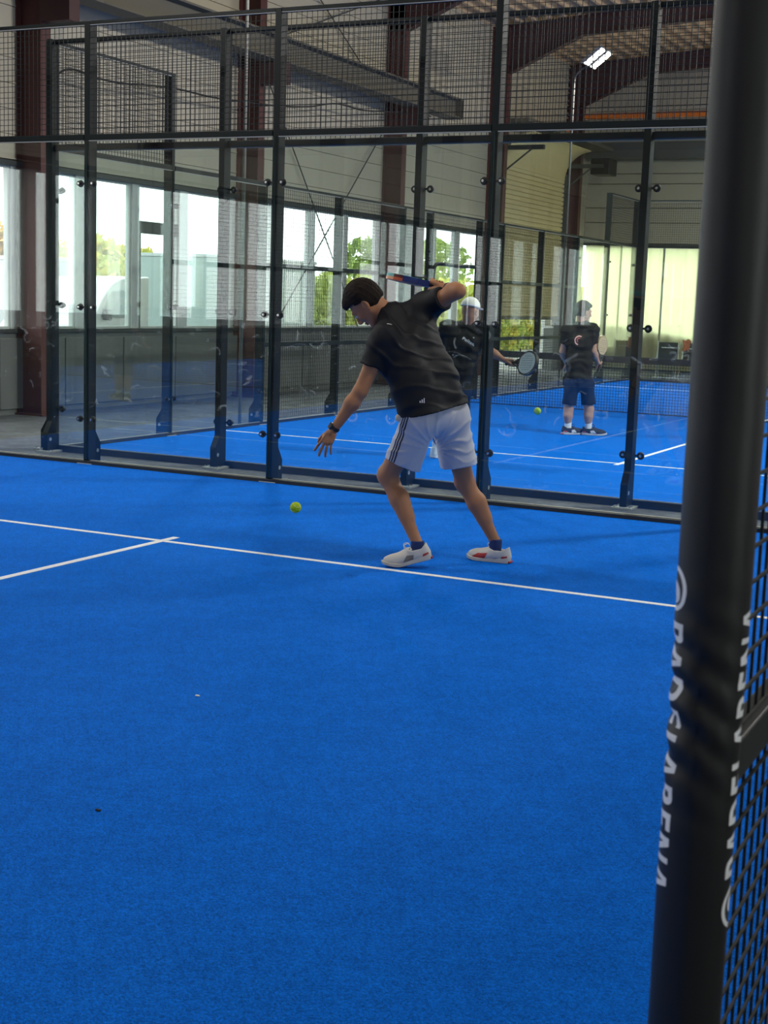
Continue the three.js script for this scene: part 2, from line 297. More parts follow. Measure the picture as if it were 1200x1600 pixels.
// white ribbed container outside the roller door
{
  const b = thing('container', 'narrow white ribbed container standing outside the open roller shutter', 'container', [-8.25, -0.045, -28.3]);
  const cm = mat(rgb(0.62, 0.63, 0.63), 0.6);
  addMesh('box', rbx(-0.66, 0, -1.2, 0, 1.9, 0, 0.02), cm, b);
  for (let y = 0.08; y < 1.85; y += 0.125) addMesh('rib', rbx(-0.64, y, 0.0, -0.02, y + 0.075, 0.03, 0.006), cm, b);
}
// ------------------------------------------------------------------ padel cages: posts, panes, rails, welded mesh
// everything is laid out along a wall running in +u from the group's origin, outside of the court at +w (local +z)
function wireGeo(u0, y0, u1, y1, z, pitch = 0.05, r = 0.0021) {
  const pos = [], idx = [];
  const bar = (ax, ay, bx_, by, zz) => {
    const vert = Math.abs(bx_ - ax) < 1e-6, b = pos.length / 3, o = [[-1, -1], [1, -1], [1, 1], [-1, 1]];
    for (const [X, Y] of [[ax, ay], [bx_, by]]) for (const [p, q] of o) pos.push(vert ? X + p * r : X, vert ? Y : Y + p * r, zz + q * r);
    for (let i = 0; i < 4; i++) { const j = (i + 1) % 4; idx.push(b + i, b + 4 + i, b + j, b + j, b + 4 + i, b + 4 + j); }
  };
  for (let u = u0; u <= u1 + 1e-4; u += pitch) bar(u, y0, u, y1, z);
  for (let y = y0; y <= y1 + 1e-4; y += pitch) bar(u0, y, u1, y, z + 2 * r);
  let g = new THREE.BufferGeometry(); g.setAttribute('position', new THREE.Float32BufferAttribute(pos, 3)); g.setIndex(idx); g = g.toNonIndexed(); g.computeVertexNormals(); return g;
}
const smudge = (seed) => canvasTexLin(512, 768, (c, w, h) => {
  const R = rng(seed); c.fillStyle = '#000'; c.fillRect(0, 0, w, h); c.lineCap = 'round';
  for (let i = 0; i < 40; i++) {
    const y = h * (0.52 + 0.36 * Math.pow(R(), 1.2)), x = w * R(), a = 0.1 + 0.26 * R(); c.strokeStyle = `rgba(${Math.round(255 * a)},${Math.round(255 * a)},${Math.round(255 * a)},1)`; c.lineWidth = 1.5 + 5 * R();
    c.beginPath(); const t = R() * 6.28, r = 4 + 16 * R();
    if (R() < 0.45) c.arc(x, y, r, t, t + 1 + 3 * R()); else { c.moveTo(x, y); c.quadraticCurveTo(x + r * 1.5, y - r, x + r * 4 * (R() - 0.3), y + r * (R() - 0.5)); } c.stroke();
  }
  for (let i = 0; i < 120; i++) { const a = Math.round(30 + 90 * R()); c.fillStyle = `rgb(${a},${a},${a})`; c.beginPath(); c.arc(w * R(), h * (0.4 + 0.55 * R()), 0.6 + 1.4 * R(), 0, 6.3); c.fill(); }
});
function canvasTexLin(w, h, draw) { const t = canvasTex(w, h, draw); t.colorSpace = THREE.NoColorSpace; return t; }
M.glassSmudged = [3, 17, 31].map(s => phys(rgb(0.93, 0.965, 0.955), 1, { transmission: 1, thickness: 0, ior: 1.52, roughnessMap: smudge(s) }));
const postGeoCache = new Map();
function postGeo(h, foot) {
  const k = h + '_' + foot; if (postGeoCache.has(k)) return postGeoCache.get(k);
  const list = [rbx(-0.03, 0.006, 0.008, 0.03, h, 0.118, 0.004)];
  const s = new THREE.Shape(); s.moveTo(0.118, 0.006); s.lineTo(0.118 + foot, 0.006); s.lineTo(0.118 + foot, 0.19); s.lineTo(0.118, 0.30); s.closePath();
  const g = new THREE.ExtrudeGeometry(s, { depth: 0.06, bevelEnabled: false }); g.rotateY(-Math.PI / 2); g.translate(0.03, 0, 0);
  const gg = mergeGeometries([list[0].index ? list[0].toNonIndexed() : list[0], g.index ? g.toNonIndexed() : g]); postGeoCache.set(k, gg); return gg;
}
const plateGeo = rbx(-0.085, -0.012, -0.02, 0.085, 0.008, 0.24, 0.003), boltGeo = new THREE.CylinderGeometry(0.010, 0.010, 0.014, 6), footBolt = boltGeo.clone().translate(0, 0.012, 0);
const clampGeo = (() => { // ring-ended arm from the post to the bolt through the glass
  const ring = new THREE.TorusGeometry(0.022, 0.011, 8, 16).translate(0.075, 0, 0.006), arm = rbx(0.02, -0.009, 0.0, 0.058, 0.009, 0.018, 0.004), puck = new THREE.CylinderGeometry(0.011, 0.011, 0.05, 12).rotateX(Math.PI / 2).translate(0.075, 0, -0.007);
  const pad = new THREE.CylinderGeometry(0.019, 0.021, 0.010, 16).rotateX(Math.PI / 2).translate(0.075, 0, -0.023);
  return { arm: mergeGeometries([ring, arm, pad].map(g => g.index ? g.toNonIndexed() : g)), bolt: puck };
})();
function cageWall(label, category, pos, rotY, posts, opt = {}) {
  // posts: [{u, h}], bays between consecutive posts: {glass:height|0, mesh:[y0,y1]|null, rails:[y..]}
  const o = thing(opt.name || 'court_wall', label, category, pos, rotY), foot = opt.foot ?? 0.07;
  posts.forEach((p, i) => {
    if (!p.h) return;
    const g = new THREE.Group(); g.name = 'post'; g.position.x = p.u; o.add(g);
    addMesh('upright', postGeo(p.h, foot), M.post, g);
    addMesh('base_plate', plateGeo, M.galv, g);
    for (const [x, z] of [[-0.065, 0.16], [0.065, 0.16], [0.065, 0.215], [-0.065, 0.215]]) addMesh('anchor_bolt', footBolt, M.chrome, g).position.set(x, 0, z);
    if (foot > 0) addMesh('brand_badge', new THREE.CylinderGeometry(0.018, 0.018, 0.064, 12).rotateZ(Math.PI / 2).translate(0, 0.12, 0.145), M.galv, g);
  });
  (opt.bays || []).forEach((b, i) => {
    const u0 = posts[i].u, u1 = posts[i + 1].u; if (!b) return;
    if (b.glass) {
      const pane = addMesh('glass_pane', paneGeo(u0 + 0.004, 0.045, u1 - 0.004, b.glass - 0.04), opt.smudged ? M.glassSmudged[i % 3] : M.glass, o);
      addMesh('pane_edge', [bx(u0 + 0.004, 0.045, -0.006, u0 + 0.007, b.glass - 0.04, 0.006), bx(u1 - 0.007, 0.045, -0.006, u1 - 0.004, b.glass - 0.04, 0.006)], M.glassEdge, o);
      addMesh('rail', rbx(u0 + 0.03, b.glass - 0.035, 0.0, u1 - 0.03, b.glass + 0.015, 0.07, 0.004), M.post, o);
      addMesh('rail_edge', bx(u0 + 0.03, b.glass - 0.043, 0.0, u1 - 0.03, b.glass - 0.036, 0.02), M.kerbTop, o);
      for (const y of opt.clampY || [0.42, 1.46, 2.58]) for (const [u, s] of [[u0, 1], [u1, -1]]) {
        const c = new THREE.Group(); c.name = 'glass_clamp'; c.position.set(u, y, 0.012); c.scale.x = s; o.add(c);
        addMesh('arm', clampGeo.arm, M.rubber, c); addMesh('bolt', clampGeo.bolt, M.chrome, c);
      }
    }
    if (b.mesh) {
      addMesh('wire_mesh', wireGeo(u0 + 0.035, b.mesh[0], u1 - 0.03, b.mesh[1], 0.03), M.wire, o).userData.kind = 'stuff';
      addMesh('rail', rbx(u0 + 0.03, b.mesh[1] - 0.02, 0.012, u1 - 0.03, b.mesh[1] + 0.012, 0.055, 0.004), M.post, o);
      addMesh('rail_edge', bx(u0 + 0.03, b.mesh[1] - 0.027, 0.012, u1 - 0.03, b.mesh[1] - 0.021, 0.03), M.kerbTop, o);
      for (const y of b.rails || []) addMesh('rail', rbx(u0 + 0.03, y - 0.03, 0.012, u1 - 0.03, y + 0.03, 0.05, 0.004), M.post, o);
    }
  });
  return o;
}
function paneGeo(u0, y0, u1, y1) {
  const g = new THREE.BoxGeometry(u1 - u0, y1 - y0, 0.012); g.translate((u0 + u1) / 2, (y0 + y1) / 2, 0);
  const idx = g.index.array, keep = []; for (let f = 0; f < idx.length; f += 6) { const n = g.attributes.normal; if (Math.abs(n.getZ(idx[f])) > 0.5) keep.push(...idx.slice(f, f + 6)); } // the narrow faces are the edge strips
  g.setIndex(keep); return g;
}
const P = (us, h) => us.map(u => ({ u, h }));
const GB = { glass: 3, mesh: [3.02, 4] };
// our back wall: inside faces +z, outside -z, so it is turned round
cageWall('glass back wall of the near court with a mesh band on top, behind the server', 'glass wall', [0, 0, -0.006], Math.PI, P([-5, -3, -1, 1, 3, 5], 4.01), { bays: [GB, GB, GB, GB, GB], smudged: true });
// far court, wall facing us: outside +z
cageWall('second glass wall just behind the first, belonging to the far court', 'glass wall', [OX, 0, -G + 0.006], 0, P([-5, -3, -1, 1, 3, 5], 4.01), { bays: [GB, GB, GB, GB, GB] });
// far court, left side: outside -x.  local +u runs towards +z after turning by -90 deg
const MESH3 = { mesh: [0.06, 3], rails: [1.01, 2.0] };
{
  const us = [0, 2, 4, 6, 8, 9, 11, 12, 14, 16, 18, 20], H3 = 3.01, H4 = 4.01;
  const hsFar = [H4, H4, H3, H3, H3, H3, H3, H3, H3, H3, H4, H4];
  const G3 = { glass: 3 }, DOOR = { mesh: [2.22, 3], door: true };
  const bb = [GB, G3, MESH3, MESH3, MESH3, DOOR, MESH3, MESH3, MESH3, G3, GB];
  const farSide = cageWall('left side wall of the far court, glass panes first and then black welded mesh', 'fence', [OX - 5.006, 0, -G - 20], -Math.PI / 2, us.map((u, i) => ({ u, h: hsFar[i] })), { bays: bb });
  const nearSide = cageWall('left side wall of the near court, glass panes first and then black welded mesh', 'fence', [-5.006, 0, 0], -Math.PI / 2, us.map((u, i) => ({ u, h: hsFar[i] })), { bays: bb });
  for (const o of [farSide, nearSide]) addMesh('door_frame', tube([[9.06, 0, 0.0], [9.06, 1.2, 0], [9.06, 2.1, 0], [9.09, 2.17, 0], [9.16, 2.2, 0], [10, 2.2, 0], [10.84, 2.2, 0], [10.91, 2.17, 0], [10.94, 2.1, 0], [10.94, 1.2, 0], [10.94, 0, 0]], 0.032, 80, 8), M.post, o);
}
cageWall('glass end wall of the far court with mesh on top, near the curtain', 'glass wall', [OX, 0, -G - 20.006], Math.PI, P([-5, -3, -1, 1, 3, 5], 4.01), { bays: [GB, GB, GB, GB, GB] });
// near court, right side, up to the doorway: outside +x, seen edge on at the right of the picture
cageWall('welded mesh fence at the right edge beyond the padded post', 'fence', [4.94, 0, 8.89], Math.PI / 2, P([0, 2.0, 4.9, 6.9, 8.9], 3.01).map((p, i) => i ? p : { u: 0, h: 0 }), { bays: [{ mesh: [0.06, 3], rails: [1.03, 2.0] }, { mesh: [0.06, 3], rails: [1.03, 2.0] }, { glass: 3 }, GB], foot: 0.0 });
// the padded door post
{
  const o = thing('padded_post', 'black padded doorway post with white lettering, close at the right edge', 'post', [4.987, 0, 8.95]);
  addMesh('post_core', rbx(-0.02, 0, -0.02, 0.02, 3.3, 0.02, 0.004), M.post, o);
  const tex = canvasTex(1024, 2048, (c, w, h) => {
    c.fillStyle = '#0f1013'; c.fillRect(0, 0, w, h); c.fillStyle = '#e9ebee';
    const word = (cx, dir) => { // dir 1: reads downwards, -1: reads upwards; the text block spans the same stretch of the pad
      c.save(); c.translate(cx, h * 0.5); c.rotate(dir * Math.PI / 2);
      c.font = 'bold 230px sans-serif'; c.textAlign = 'left'; c.textBaseline = 'middle';
      const T0 = -690, L = 1480; 
      const tw = c.measureText('PADELARENA').width; c.save(); c.translate(T0, 0); c.scale(L / tw, 1.15); c.fillText('PADELARENA', 0, 0); c.restore();
      c.lineWidth = 26; c.strokeStyle = '#e9ebee'; c.beginPath(); c.ellipse(T0 - 150, 0, 105, 92, 0, 0, 6.29); c.stroke(); c.beginPath(); c.ellipse(T0 - 130, 10, 60, 66, 0, 0, 6.29); c.fill();
      c.restore();
    };
    word(w * 0.808, 1); word(w * 0.285, -1);
  });
  tex.wrapS = THREE.RepeatWrapping;
  const RAD = 0.0435, nA_ = 72, nY = 320, Y0 = 0.05, Y1 = 3.0, pos = [], uv = [], idx = [];
  for (let j = 0; j <= nY; j++) for (let i = 0; i <= nA_; i++) {
    const y = Y0 + (Y1 - Y0) * j / nY, a = i / nA_ * Math.PI * 2;
    // diagonal creases where the cover is pulled together
    const band = Math.exp(-Math.pow((y - 1.16) / 0.10, 2)), fold = Math.pow(0.5 + 0.5 * Math.sin(y * 135 + 2.6 * (((a + 2.2) % 6.2832)) + 2.4 * nA(a * 2, y * 9, 64)), 2);
    const r = RAD - 0.0075 * band * fold * (0.15 + 0.85 * Math.pow(0.5 + 0.5 * Math.cos(a + 0.7), 2)) + 0.0008 * (nB(a * 1.5, y * 14, 64) - 0.5);
    pos.push(r * Math.sin(a), y, r * Math.cos(a)); uv.push(i / nA_, (y - 0.874) / (1.342 - 0.874));
  }
  for (let j = 0; j < nY; j++) for (let i = 0; i < nA_; i++) { const a = j * (nA_ + 1) + i, b = a + 1, c = a + nA_ + 1, d = c + 1; idx.push(a, b, d, a, d, c); }
  const g = new THREE.BufferGeometry(); g.setAttribute('position', new THREE.Float32BufferAttribute(pos, 3)); g.setAttribute('uv', new THREE.Float32BufferAttribute(uv, 2)); g.setIndex(idx); g.computeVertexNormals();
  tex.wrapT = THREE.ClampToEdgeWrapping;
  addMesh('pad_cover', g, phys(hex('#ffffff'), 0.5, { map: tex, specularIntensity: 0.95 }), o);
}
// nets
function net(label, x0, x1, z) {
  const o = thing('court_net', label, 'net', [0, 0, z]);
  addMesh('net_mesh', wireGeo(x0 + 0.06, 0.02, x1 - 0.06, 0.80, 0, 0.045, 0.0026), M.rubber, o).userData.kind = 'stuff';
  addMesh('net_tape', rbx(x0 + 0.05, 0.775, -0.012, x1 - 0.05, 0.875, 0.012, 0.005), mat(rgb(0.015, 0.016, 0.02), 0.7), o);
  addMesh('bottom_cord', rod([x0 + 0.05, 0.015, 0], [x1 - 0.05, 0.015, 0], 0.008), M.rubber, o);
  for (const x of [x0 + 0.03, x1 - 0.03]) addMesh('net_post', [rod([x, 0, 0], [x, 0.95, 0], 0.035, 0.035, 16), new THREE.SphereGeometry(0.036, 12, 8).translate(x, 0.95, 0)], M.post, o);
}
net('black net across the far court with a wide dark top band', OX - 5, OX + 5, -G - 10);
// flood lamps on poles
const lampMat = mat(rgb(0.9, 0.9, 0.88), 0.4, { emissive: rgb(1, 0.98, 0.92), emissiveIntensity: 14 });
function floodPole(label, x, z, side, power = 1.3) {
  const o = thing('floodlight', label, 'floodlight', [x, 0, z], side > 0 ? 0 : Math.PI);
  addMesh('pole', [rod([0, 0, 0], [0, 5.95, 0], 0.022, 0.022, 14), tube([[0, 5.93, 0], [0.03, 6.08, 0], [0.15, 6.2, 0], [0.3, 6.26, 0]], 0.020, 16, 8)], M.poleMat, o);
  addMesh('cross_bar', [rod([0.28, 6.26, -0.34], [0.28, 6.26, 0.34], 0.02)], M.galv, o);
  const N = V(0.62, -0.785, 0).normalize();
  for (const s of [-1, 1]) {
    const head = new THREE.Group(); head.name = 'lamp_head'; head.position.set(0.46, 6.38, s * 0.21); head.quaternion.setFromUnitVectors(V(0, -1, 0), N); o.add(head);
    addMesh('housing', rbx(-0.24, 0.0, -0.15, 0.24, 0.07, 0.15, 0.015), M.galv, head);
    addMesh('lamp_glass', rbx(-0.215, -0.008, -0.125, 0.215, 0.002, 0.125, 0.004), lampMat, head);
  }
  for (const s of [-1, 1]) {
    const l = new THREE.RectAreaLight(rgb(1, 0.965, 0.90), FLOOD * power, 0.43, 0.25);
    const p = V(0.46, 6.38, s * 0.21).addScaledVector(N, 0.015); l.position.copy(p);
    const b = V(0, 0, 1), q = new THREE.Quaternion().setFromRotationMatrix(new THREE.Matrix4().lookAt(V(0, 0, 0), N, b));
    l.quaternion.copy(q); o.add(l);
  }
}
floodPole('floodlight pole with two lit lamps beyond the left side of the far court', -4.17, -G - 15.8, 1, 1.9);
floodPole('floodlight pole beside the second column, lamps above the picture', -4.17, -G - 3.8, 1, 1.3);
floodPole('floodlight pole at the right side of the far court near our wall', OX + 5.2, -G - 3.8, -1, 3.6);
floodPole('floodlight pole at the right side of the far court near its end', OX + 5.2, -G - 15.8, -1, 1.9);
floodPole('floodlight pole at the left side of the near court by the back wall', -5.2, 3.8, 1, 0.9);
floodPole('floodlight pole at the left side of the near court by its front half', -5.2, 15.8, 1, 0.5);
floodPole('floodlight pole at the right side of the near court by the back wall', 5.2, 3.8, -1, 0.55);
floodPole('floodlight pole at the right side of the near court by its front half', 5.2, 15.8, -1, 0.5);
// ------------------------------------------------------------------ outside the windows
structure(addMesh('ground', bx(-90, -0.5, -110, WX - 0.3, -0.06, 70), mat(rgb(0.14, 0.14, 0.14), 0.9, { map: concTex })), 'grey asphalt yard outside the hall windows');
structure(addMesh('ground', bx(-24, -0.059, -46, WX - 0.31, -0.045, -22.5), mat(rgb(0.40, 0.40, 0.38), 0.9, { map: concTex })), 'pale concrete apron outside the roller shutter');
structure(addMesh('ground', bx(WX - 0.3, -0.5, -110, 40, -0.06, EZ - 0.3), mat(rgb(0.36, 0.36, 0.35), 0.9, { map: concTex })), 'pale concrete yard outside the far end of the hall');
{ // earth bank behind the curtain, darkens its lower part
  const s = new THREE.Shape(); s.moveTo(-7.1, -0.1); s.lineTo(-7.1, 1.06); s.lineTo(-6.6, 1.12); s.lineTo(-5.9, 1.16); s.lineTo(-4.6, 0.98); s.lineTo(-2, 0.6); s.lineTo(3, 0.4); s.lineTo(3, -0.1); s.closePath();
  const g = new THREE.ExtrudeGeometry(s, { depth: 0.5, bevelEnabled: true, bevelSize: 0.02, bevelThickness: 0.02, bevelSegments: 1 }); g.translate(0, 0, EZ - 0.66);
  structure(addMesh('retaining_wall', g, mat(rgb(0.09, 0.09, 0.085), 0.9)), 'low dark retaining wall outside behind the curtain');
}
const leafGeo = new THREE.BufferGeometry(); leafGeo.setAttribute('position', new THREE.Float32BufferAttribute([-0.5, 0, 0, 0, 0.28, 0.06, 0.5, 0, 0, 0, -0.28, 0.06], 3)); leafGeo.setIndex([0, 1, 2, 0, 2, 3]); leafGeo.computeVertexNormals();
const leafMat = phys(hex('#ffffff'), 1, { side: THREE.DoubleSide, transmission: 0.35, thickness: 0 });
function leaves(name, n, seed, size, place, tint, parent) {
  const R = rng(seed), im = new THREE.InstancedMesh(leafGeo, leafMat, n), m = new THREE.Matrix4(), q = new THREE.Quaternion(), e = new THREE.Euler();
  for (let i = 0; i < n; i++) { const p = place(R), s = size * (0.6 + 0.8 * R()); e.set(R() * 6.3, R() * 6.3, R() * 6.3); q.setFromEuler(e); m.compose(p, q, V(s, s, s)); im.setMatrixAt(i, m); im.setColorAt(i, tint(R, p)); }
  im.name = name; im.castShadow = im.receiveShadow = true; im.userData.kind = 'stuff'; parent.add(im); return im;
}
const bark = mat(rgb(0.10, 0.075, 0.05), 0.9);
function tree(label, x, z, h, r, seed, tintA, tintB, group) {
  const t = thing('tree', label, 'tree', [x, -0.06, z]);
  addMesh('trunk', [rod([0, 0, 0], [0.06, h * 0.45, 0.03], 0.11, 0.08), rod([0.05, h * 0.4, 0.02], [0.5 * r, h * 0.75, 0.2 * r], 0.06, 0.02), rod([0.05, h * 0.35, 0.02], [-0.5 * r, h * 0.75, -0.2 * r], 0.06, 0.02)], bark, t);
  const B = []; const R = rng(seed); for (let i = 0; i < 9; i++) B.push([V((R() - 0.5) * 1.5 * r, h * (0.30 + 0.50 * R()), (R() - 0.5) * 1.5 * r), r * (0.4 + 0.25 * R())]);
  leaves('foliage', 4200, seed + 1, 0.32, (R) => { const b = B[Math.floor(R() * 9)], u = R() * 6.283, w = R() * 2 - 1, k = b[1] * Math.cbrt(0.3 + 0.7 * R()), s = Math.sqrt(1 - w * w); return V(b[0].x + k * s * Math.cos(u), Math.max(0.15, b[0].y + k * w * 0.8), b[0].z + k * s * Math.sin(u)); }, (R) => tintA.clone().lerp(tintB, R()), t);
}
tree('yellow and orange autumn tree behind the white van', -21.5, -25.0, 3.4, 1.9, 21, rgb(0.70, 0.54, 0.07), rgb(0.34, 0.40, 0.08));
tree('bushy yellow shrub tree low behind the van bonnet', -18.5, -20.6, 2.7, 1.9, 61, rgb(0.66, 0.56, 0.08), rgb(0.36, 0.42, 0.09));
tree('orange autumn tree at the left edge outside the first window', -19.5, -16.6, 3.2, 1.7, 33, rgb(0.62, 0.33, 0.03), rgb(0.35, 0.28, 0.05));
tree('light green tree beyond the hedge, seen past the racket', -17.6, -38.2, 4.1, 2.2, 45, rgb(0.36, 0.46, 0.10), rgb(0.16, 0.26, 0.05));
{
  const hd = thing('hedge', 'long yellow green hedge along the yard outside the windows', 'hedge');
  const y0 = -0.06;
  leaves('foliage', 26000, 77, 0.26, (R) => { const z = -23 - 31 * R(), f = R(); return V(-13.2 - 1.4 * R() + 0.15 * Math.sin(z * 2), y0 + 2.25 * f + 0.18 * Math.sin(z * 1.3) * f, z); }, (R, p) => { const k = 0.5 + 0.5 * Math.sin(p.z * 0.9); return rgb(0.36, 0.46, 0.09).lerp(rgb(0.62, 0.52, 0.09), 0.65 * R() * k + 0.1); }, hd);
  for (let z = -24; z > -53; z -= 2.2) addMesh('stem', rod([-13.9, y0, z], [-13.9, 1.6, z + 0.1], 0.04, 0.02, 6), bark, hd);
}
{ // low shrubs right outside the roller door
  const hd = thing('hedge', 'low green and yellow shrub row outside the open roller shutter', 'hedge');
  leaves('foliage', 9000, 91, 0.2, (R) => V(-11.2 - 1.2 * R(), 0.22 + 1.3 * R(), -29.5 - 6.6 * R()), (R, p) => rgb(0.32, 0.44, 0.07).lerp(rgb(0.70, 0.52, 0.07), R() * (0.4 + 0.6 * Math.sin(p.z * 2) ** 2)), hd);
  for (let z = -29.5; z > -37; z -= 1.6) addMesh('stem', rod([-11.8, -0.06, z], [-11.8, 1.0, z + 0.1], 0.03, 0.015, 6), bark, hd);
}
{ // white van
  const v = thing('van', 'white delivery van parked outside behind the second court post', 'van', [-12, -0.06, -11.15], Math.PI / 2);
  const paint = phys(rgb(0.55, 0.56, 0.57), 0.25, { clearcoat: 0.6 }), W = 1.95;   // local +x runs to -z (the tail), local -z ... body width along local z
  const s = new THREE.Shape(); s.moveTo(0.05, 0.32); s.lineTo(0.0, 0.75); s.quadraticCurveTo(0.02, 1.12, 0.22, 1.20); s.lineTo(0.72, 1.36); s.quadraticCurveTo(1.0, 1.75, 1.35, 2.05); s.quadraticCurveTo(1.55, 2.2, 1.9, 2.25); s.lineTo(3.0, 2.3); s.lineTo(3.0, 0.32);
  s.lineTo(1.22, 0.32); s.absarc(0.85, 0.34, 0.37, 0, Math.PI, false); s.closePath();
  const g = new THREE.ExtrudeGeometry(s, { depth: W - 0.1, bevelEnabled: true, bevelSize: 0.05, bevelThickness: 0.05, bevelSegments: 3 }); g.translate(0, 0, -W + 0.05); g.scale(0.76, 0.84, 1);
  addMesh('body', g, paint, v);
  const ws = new THREE.Shape(); ws.moveTo(0.95, 1.38); ws.quadraticCurveTo(1.15, 1.7, 1.42, 1.98); ws.lineTo(2.0, 2.02); ws.lineTo(2.0, 1.36); ws.closePath();
  for (const z of [0.003, -W - 0.005]) { const q = new THREE.ExtrudeGeometry(ws, { depth: 0.006, bevelEnabled: false }); q.translate(0, 0, z); q.scale(0.76, 0.84, 1); addMesh('side_window', q, phys(rgb(0.18, 0.24, 0.24), 0.1, { clearcoat: 1 }), v); }
  for (const z of [-0.16, -W + 0.16]) { const w = addMesh('wheel', [new THREE.TorusGeometry(0.25, 0.09, 10, 24), new THREE.CylinderGeometry(0.24, 0.24, 0.12, 20).rotateX(Math.PI / 2)], M.rubber, v); w.position.set(0.646, 0.30, z); w.scale.set(0.84, 0.84, 1); }
  addMesh('mirror', rbx(0.74, 1.1, 0.02, 0.84, 1.32, 0.2, 0.03), M.rubber, v);
  addMesh('bumper', rbx(-0.06, 0.25, -W + 0.02, 0.10, 0.52, -0.02, 0.04), mat(rgb(0.25, 0.26, 0.27), 0.6), v);
}
function boxTruck(label, pos, rotY, L, H, tint, extras) {
  const t = thing('truck', label, 'truck', pos, rotY);
  addMesh('cargo_box', rbx(0, 0.75, -2.4, L, H, 0, 0.03), phys(tint, 0.4), t);
  addMesh('roof_edge', rbx(-0.02, H - 0.06, -2.42, L + 0.02, H + 0.02, 0.02, 0.01), mat(rgb(0.5, 0.53, 0.54), 0.4), t);
  addMesh('chassis', rbx(0.1, 0.5, -2.1, L - 0.1, 0.76, -0.3, 0.02), M.rubber, t);
  for (const x of L > 2 ? [0.9, L - 1.1] : [L / 2]) for (const z of [-0.2, -2.2]) addMesh('wheel', [new THREE.TorusGeometry(0.33, 0.12, 10, 24), new THREE.CylinderGeometry(0.3, 0.3, 0.15, 20).rotateX(Math.PI / 2)], M.rubber, t).position.set(x, 0.45, z);
  if (extras) extras(t);
}
boxTruck('pale blue white box truck outside, its plain rear fills two windows', [-13, -0.06, -17.6], Math.PI / 2, 4.6, 2.58, rgb(0.37, 0.44, 0.43));
boxTruck('white truck outside the narrow window by the first column, with a red and white marker', [-14.02, -0.06, -12.65], Math.PI / 2, 1.45, 2.3, rgb(0.42, 0.44, 0.45), (t) => {
  addMesh('rear_frame', rbx(0.25, 0.7, 0.0, 0.3, 2.2, 0.03, 0.004), mat(rgb(0.3, 0.31, 0.32), 0.5), t);
  for (let i = 0; i < 4; i++) addMesh('marker_stripe', rbx(0.45 + i * 0.09, 1.2, 0.0, 0.53 + i * 0.09, 1.55, 0.02, 0.003), mat(i % 2 ? rgb(0.8, 0.8, 0.8) : rgb(0.6, 0.05, 0.03), 0.5), t);
});

// ------------------------------------------------------------------ loose things in the hall
{ // balls
  const felt = dataTex(256, 256, (x, y) => { const v = 0.85 + 0.3 * (nB(x / 2, y / 2, 128) - 0.5); return [0.80 * v, 0.93 * v, 0.10 * v]; }, true);
  const ballMat = phys(hex('#ffffff'), 0.95, { map: felt, sheen: 0.6, sheenColor: rgb(0.6, 0.7, 0.2), sheenRoughness: 0.8 });
  function ball(label, p, rx) {
    const o = thing('padel_ball', label, 'ball', p); o.rotation.set(rx, 0.6, 0.3);
    addMesh('felt', new THREE.SphereGeometry(0.0335, 40, 28), ballMat, o);
    const pts = []; for (let i = 0; i < 90; i++) { const t = i / 90 * Math.PI * 2, a = 0.75, b = 0.25, v = V(a * Math.cos(t) + b * Math.cos(3 * t), a * Math.sin(t) - b * Math.sin(3 * t), 2 * Math.sqrt(a * b) * Math.sin(2 * t)).setLength(0.0332); pts.push(v); }
    addMesh('seam', new THREE.TubeGeometry(new THREE.CatmullRomCurve3(pts, true), 120, 0.0011, 6, true), mat(rgb(0.75, 0.8, 0.6), 0.8), o);
  }
  ball('yellow ball just dropped by the server, in the air over the blue turf', [1.192, 0.375, 3.318], 0.4);
  ball('yellow ball in the air behind the glass, left of the man seen from behind', [0.80, 0.643, -1.85], 1.4);
}
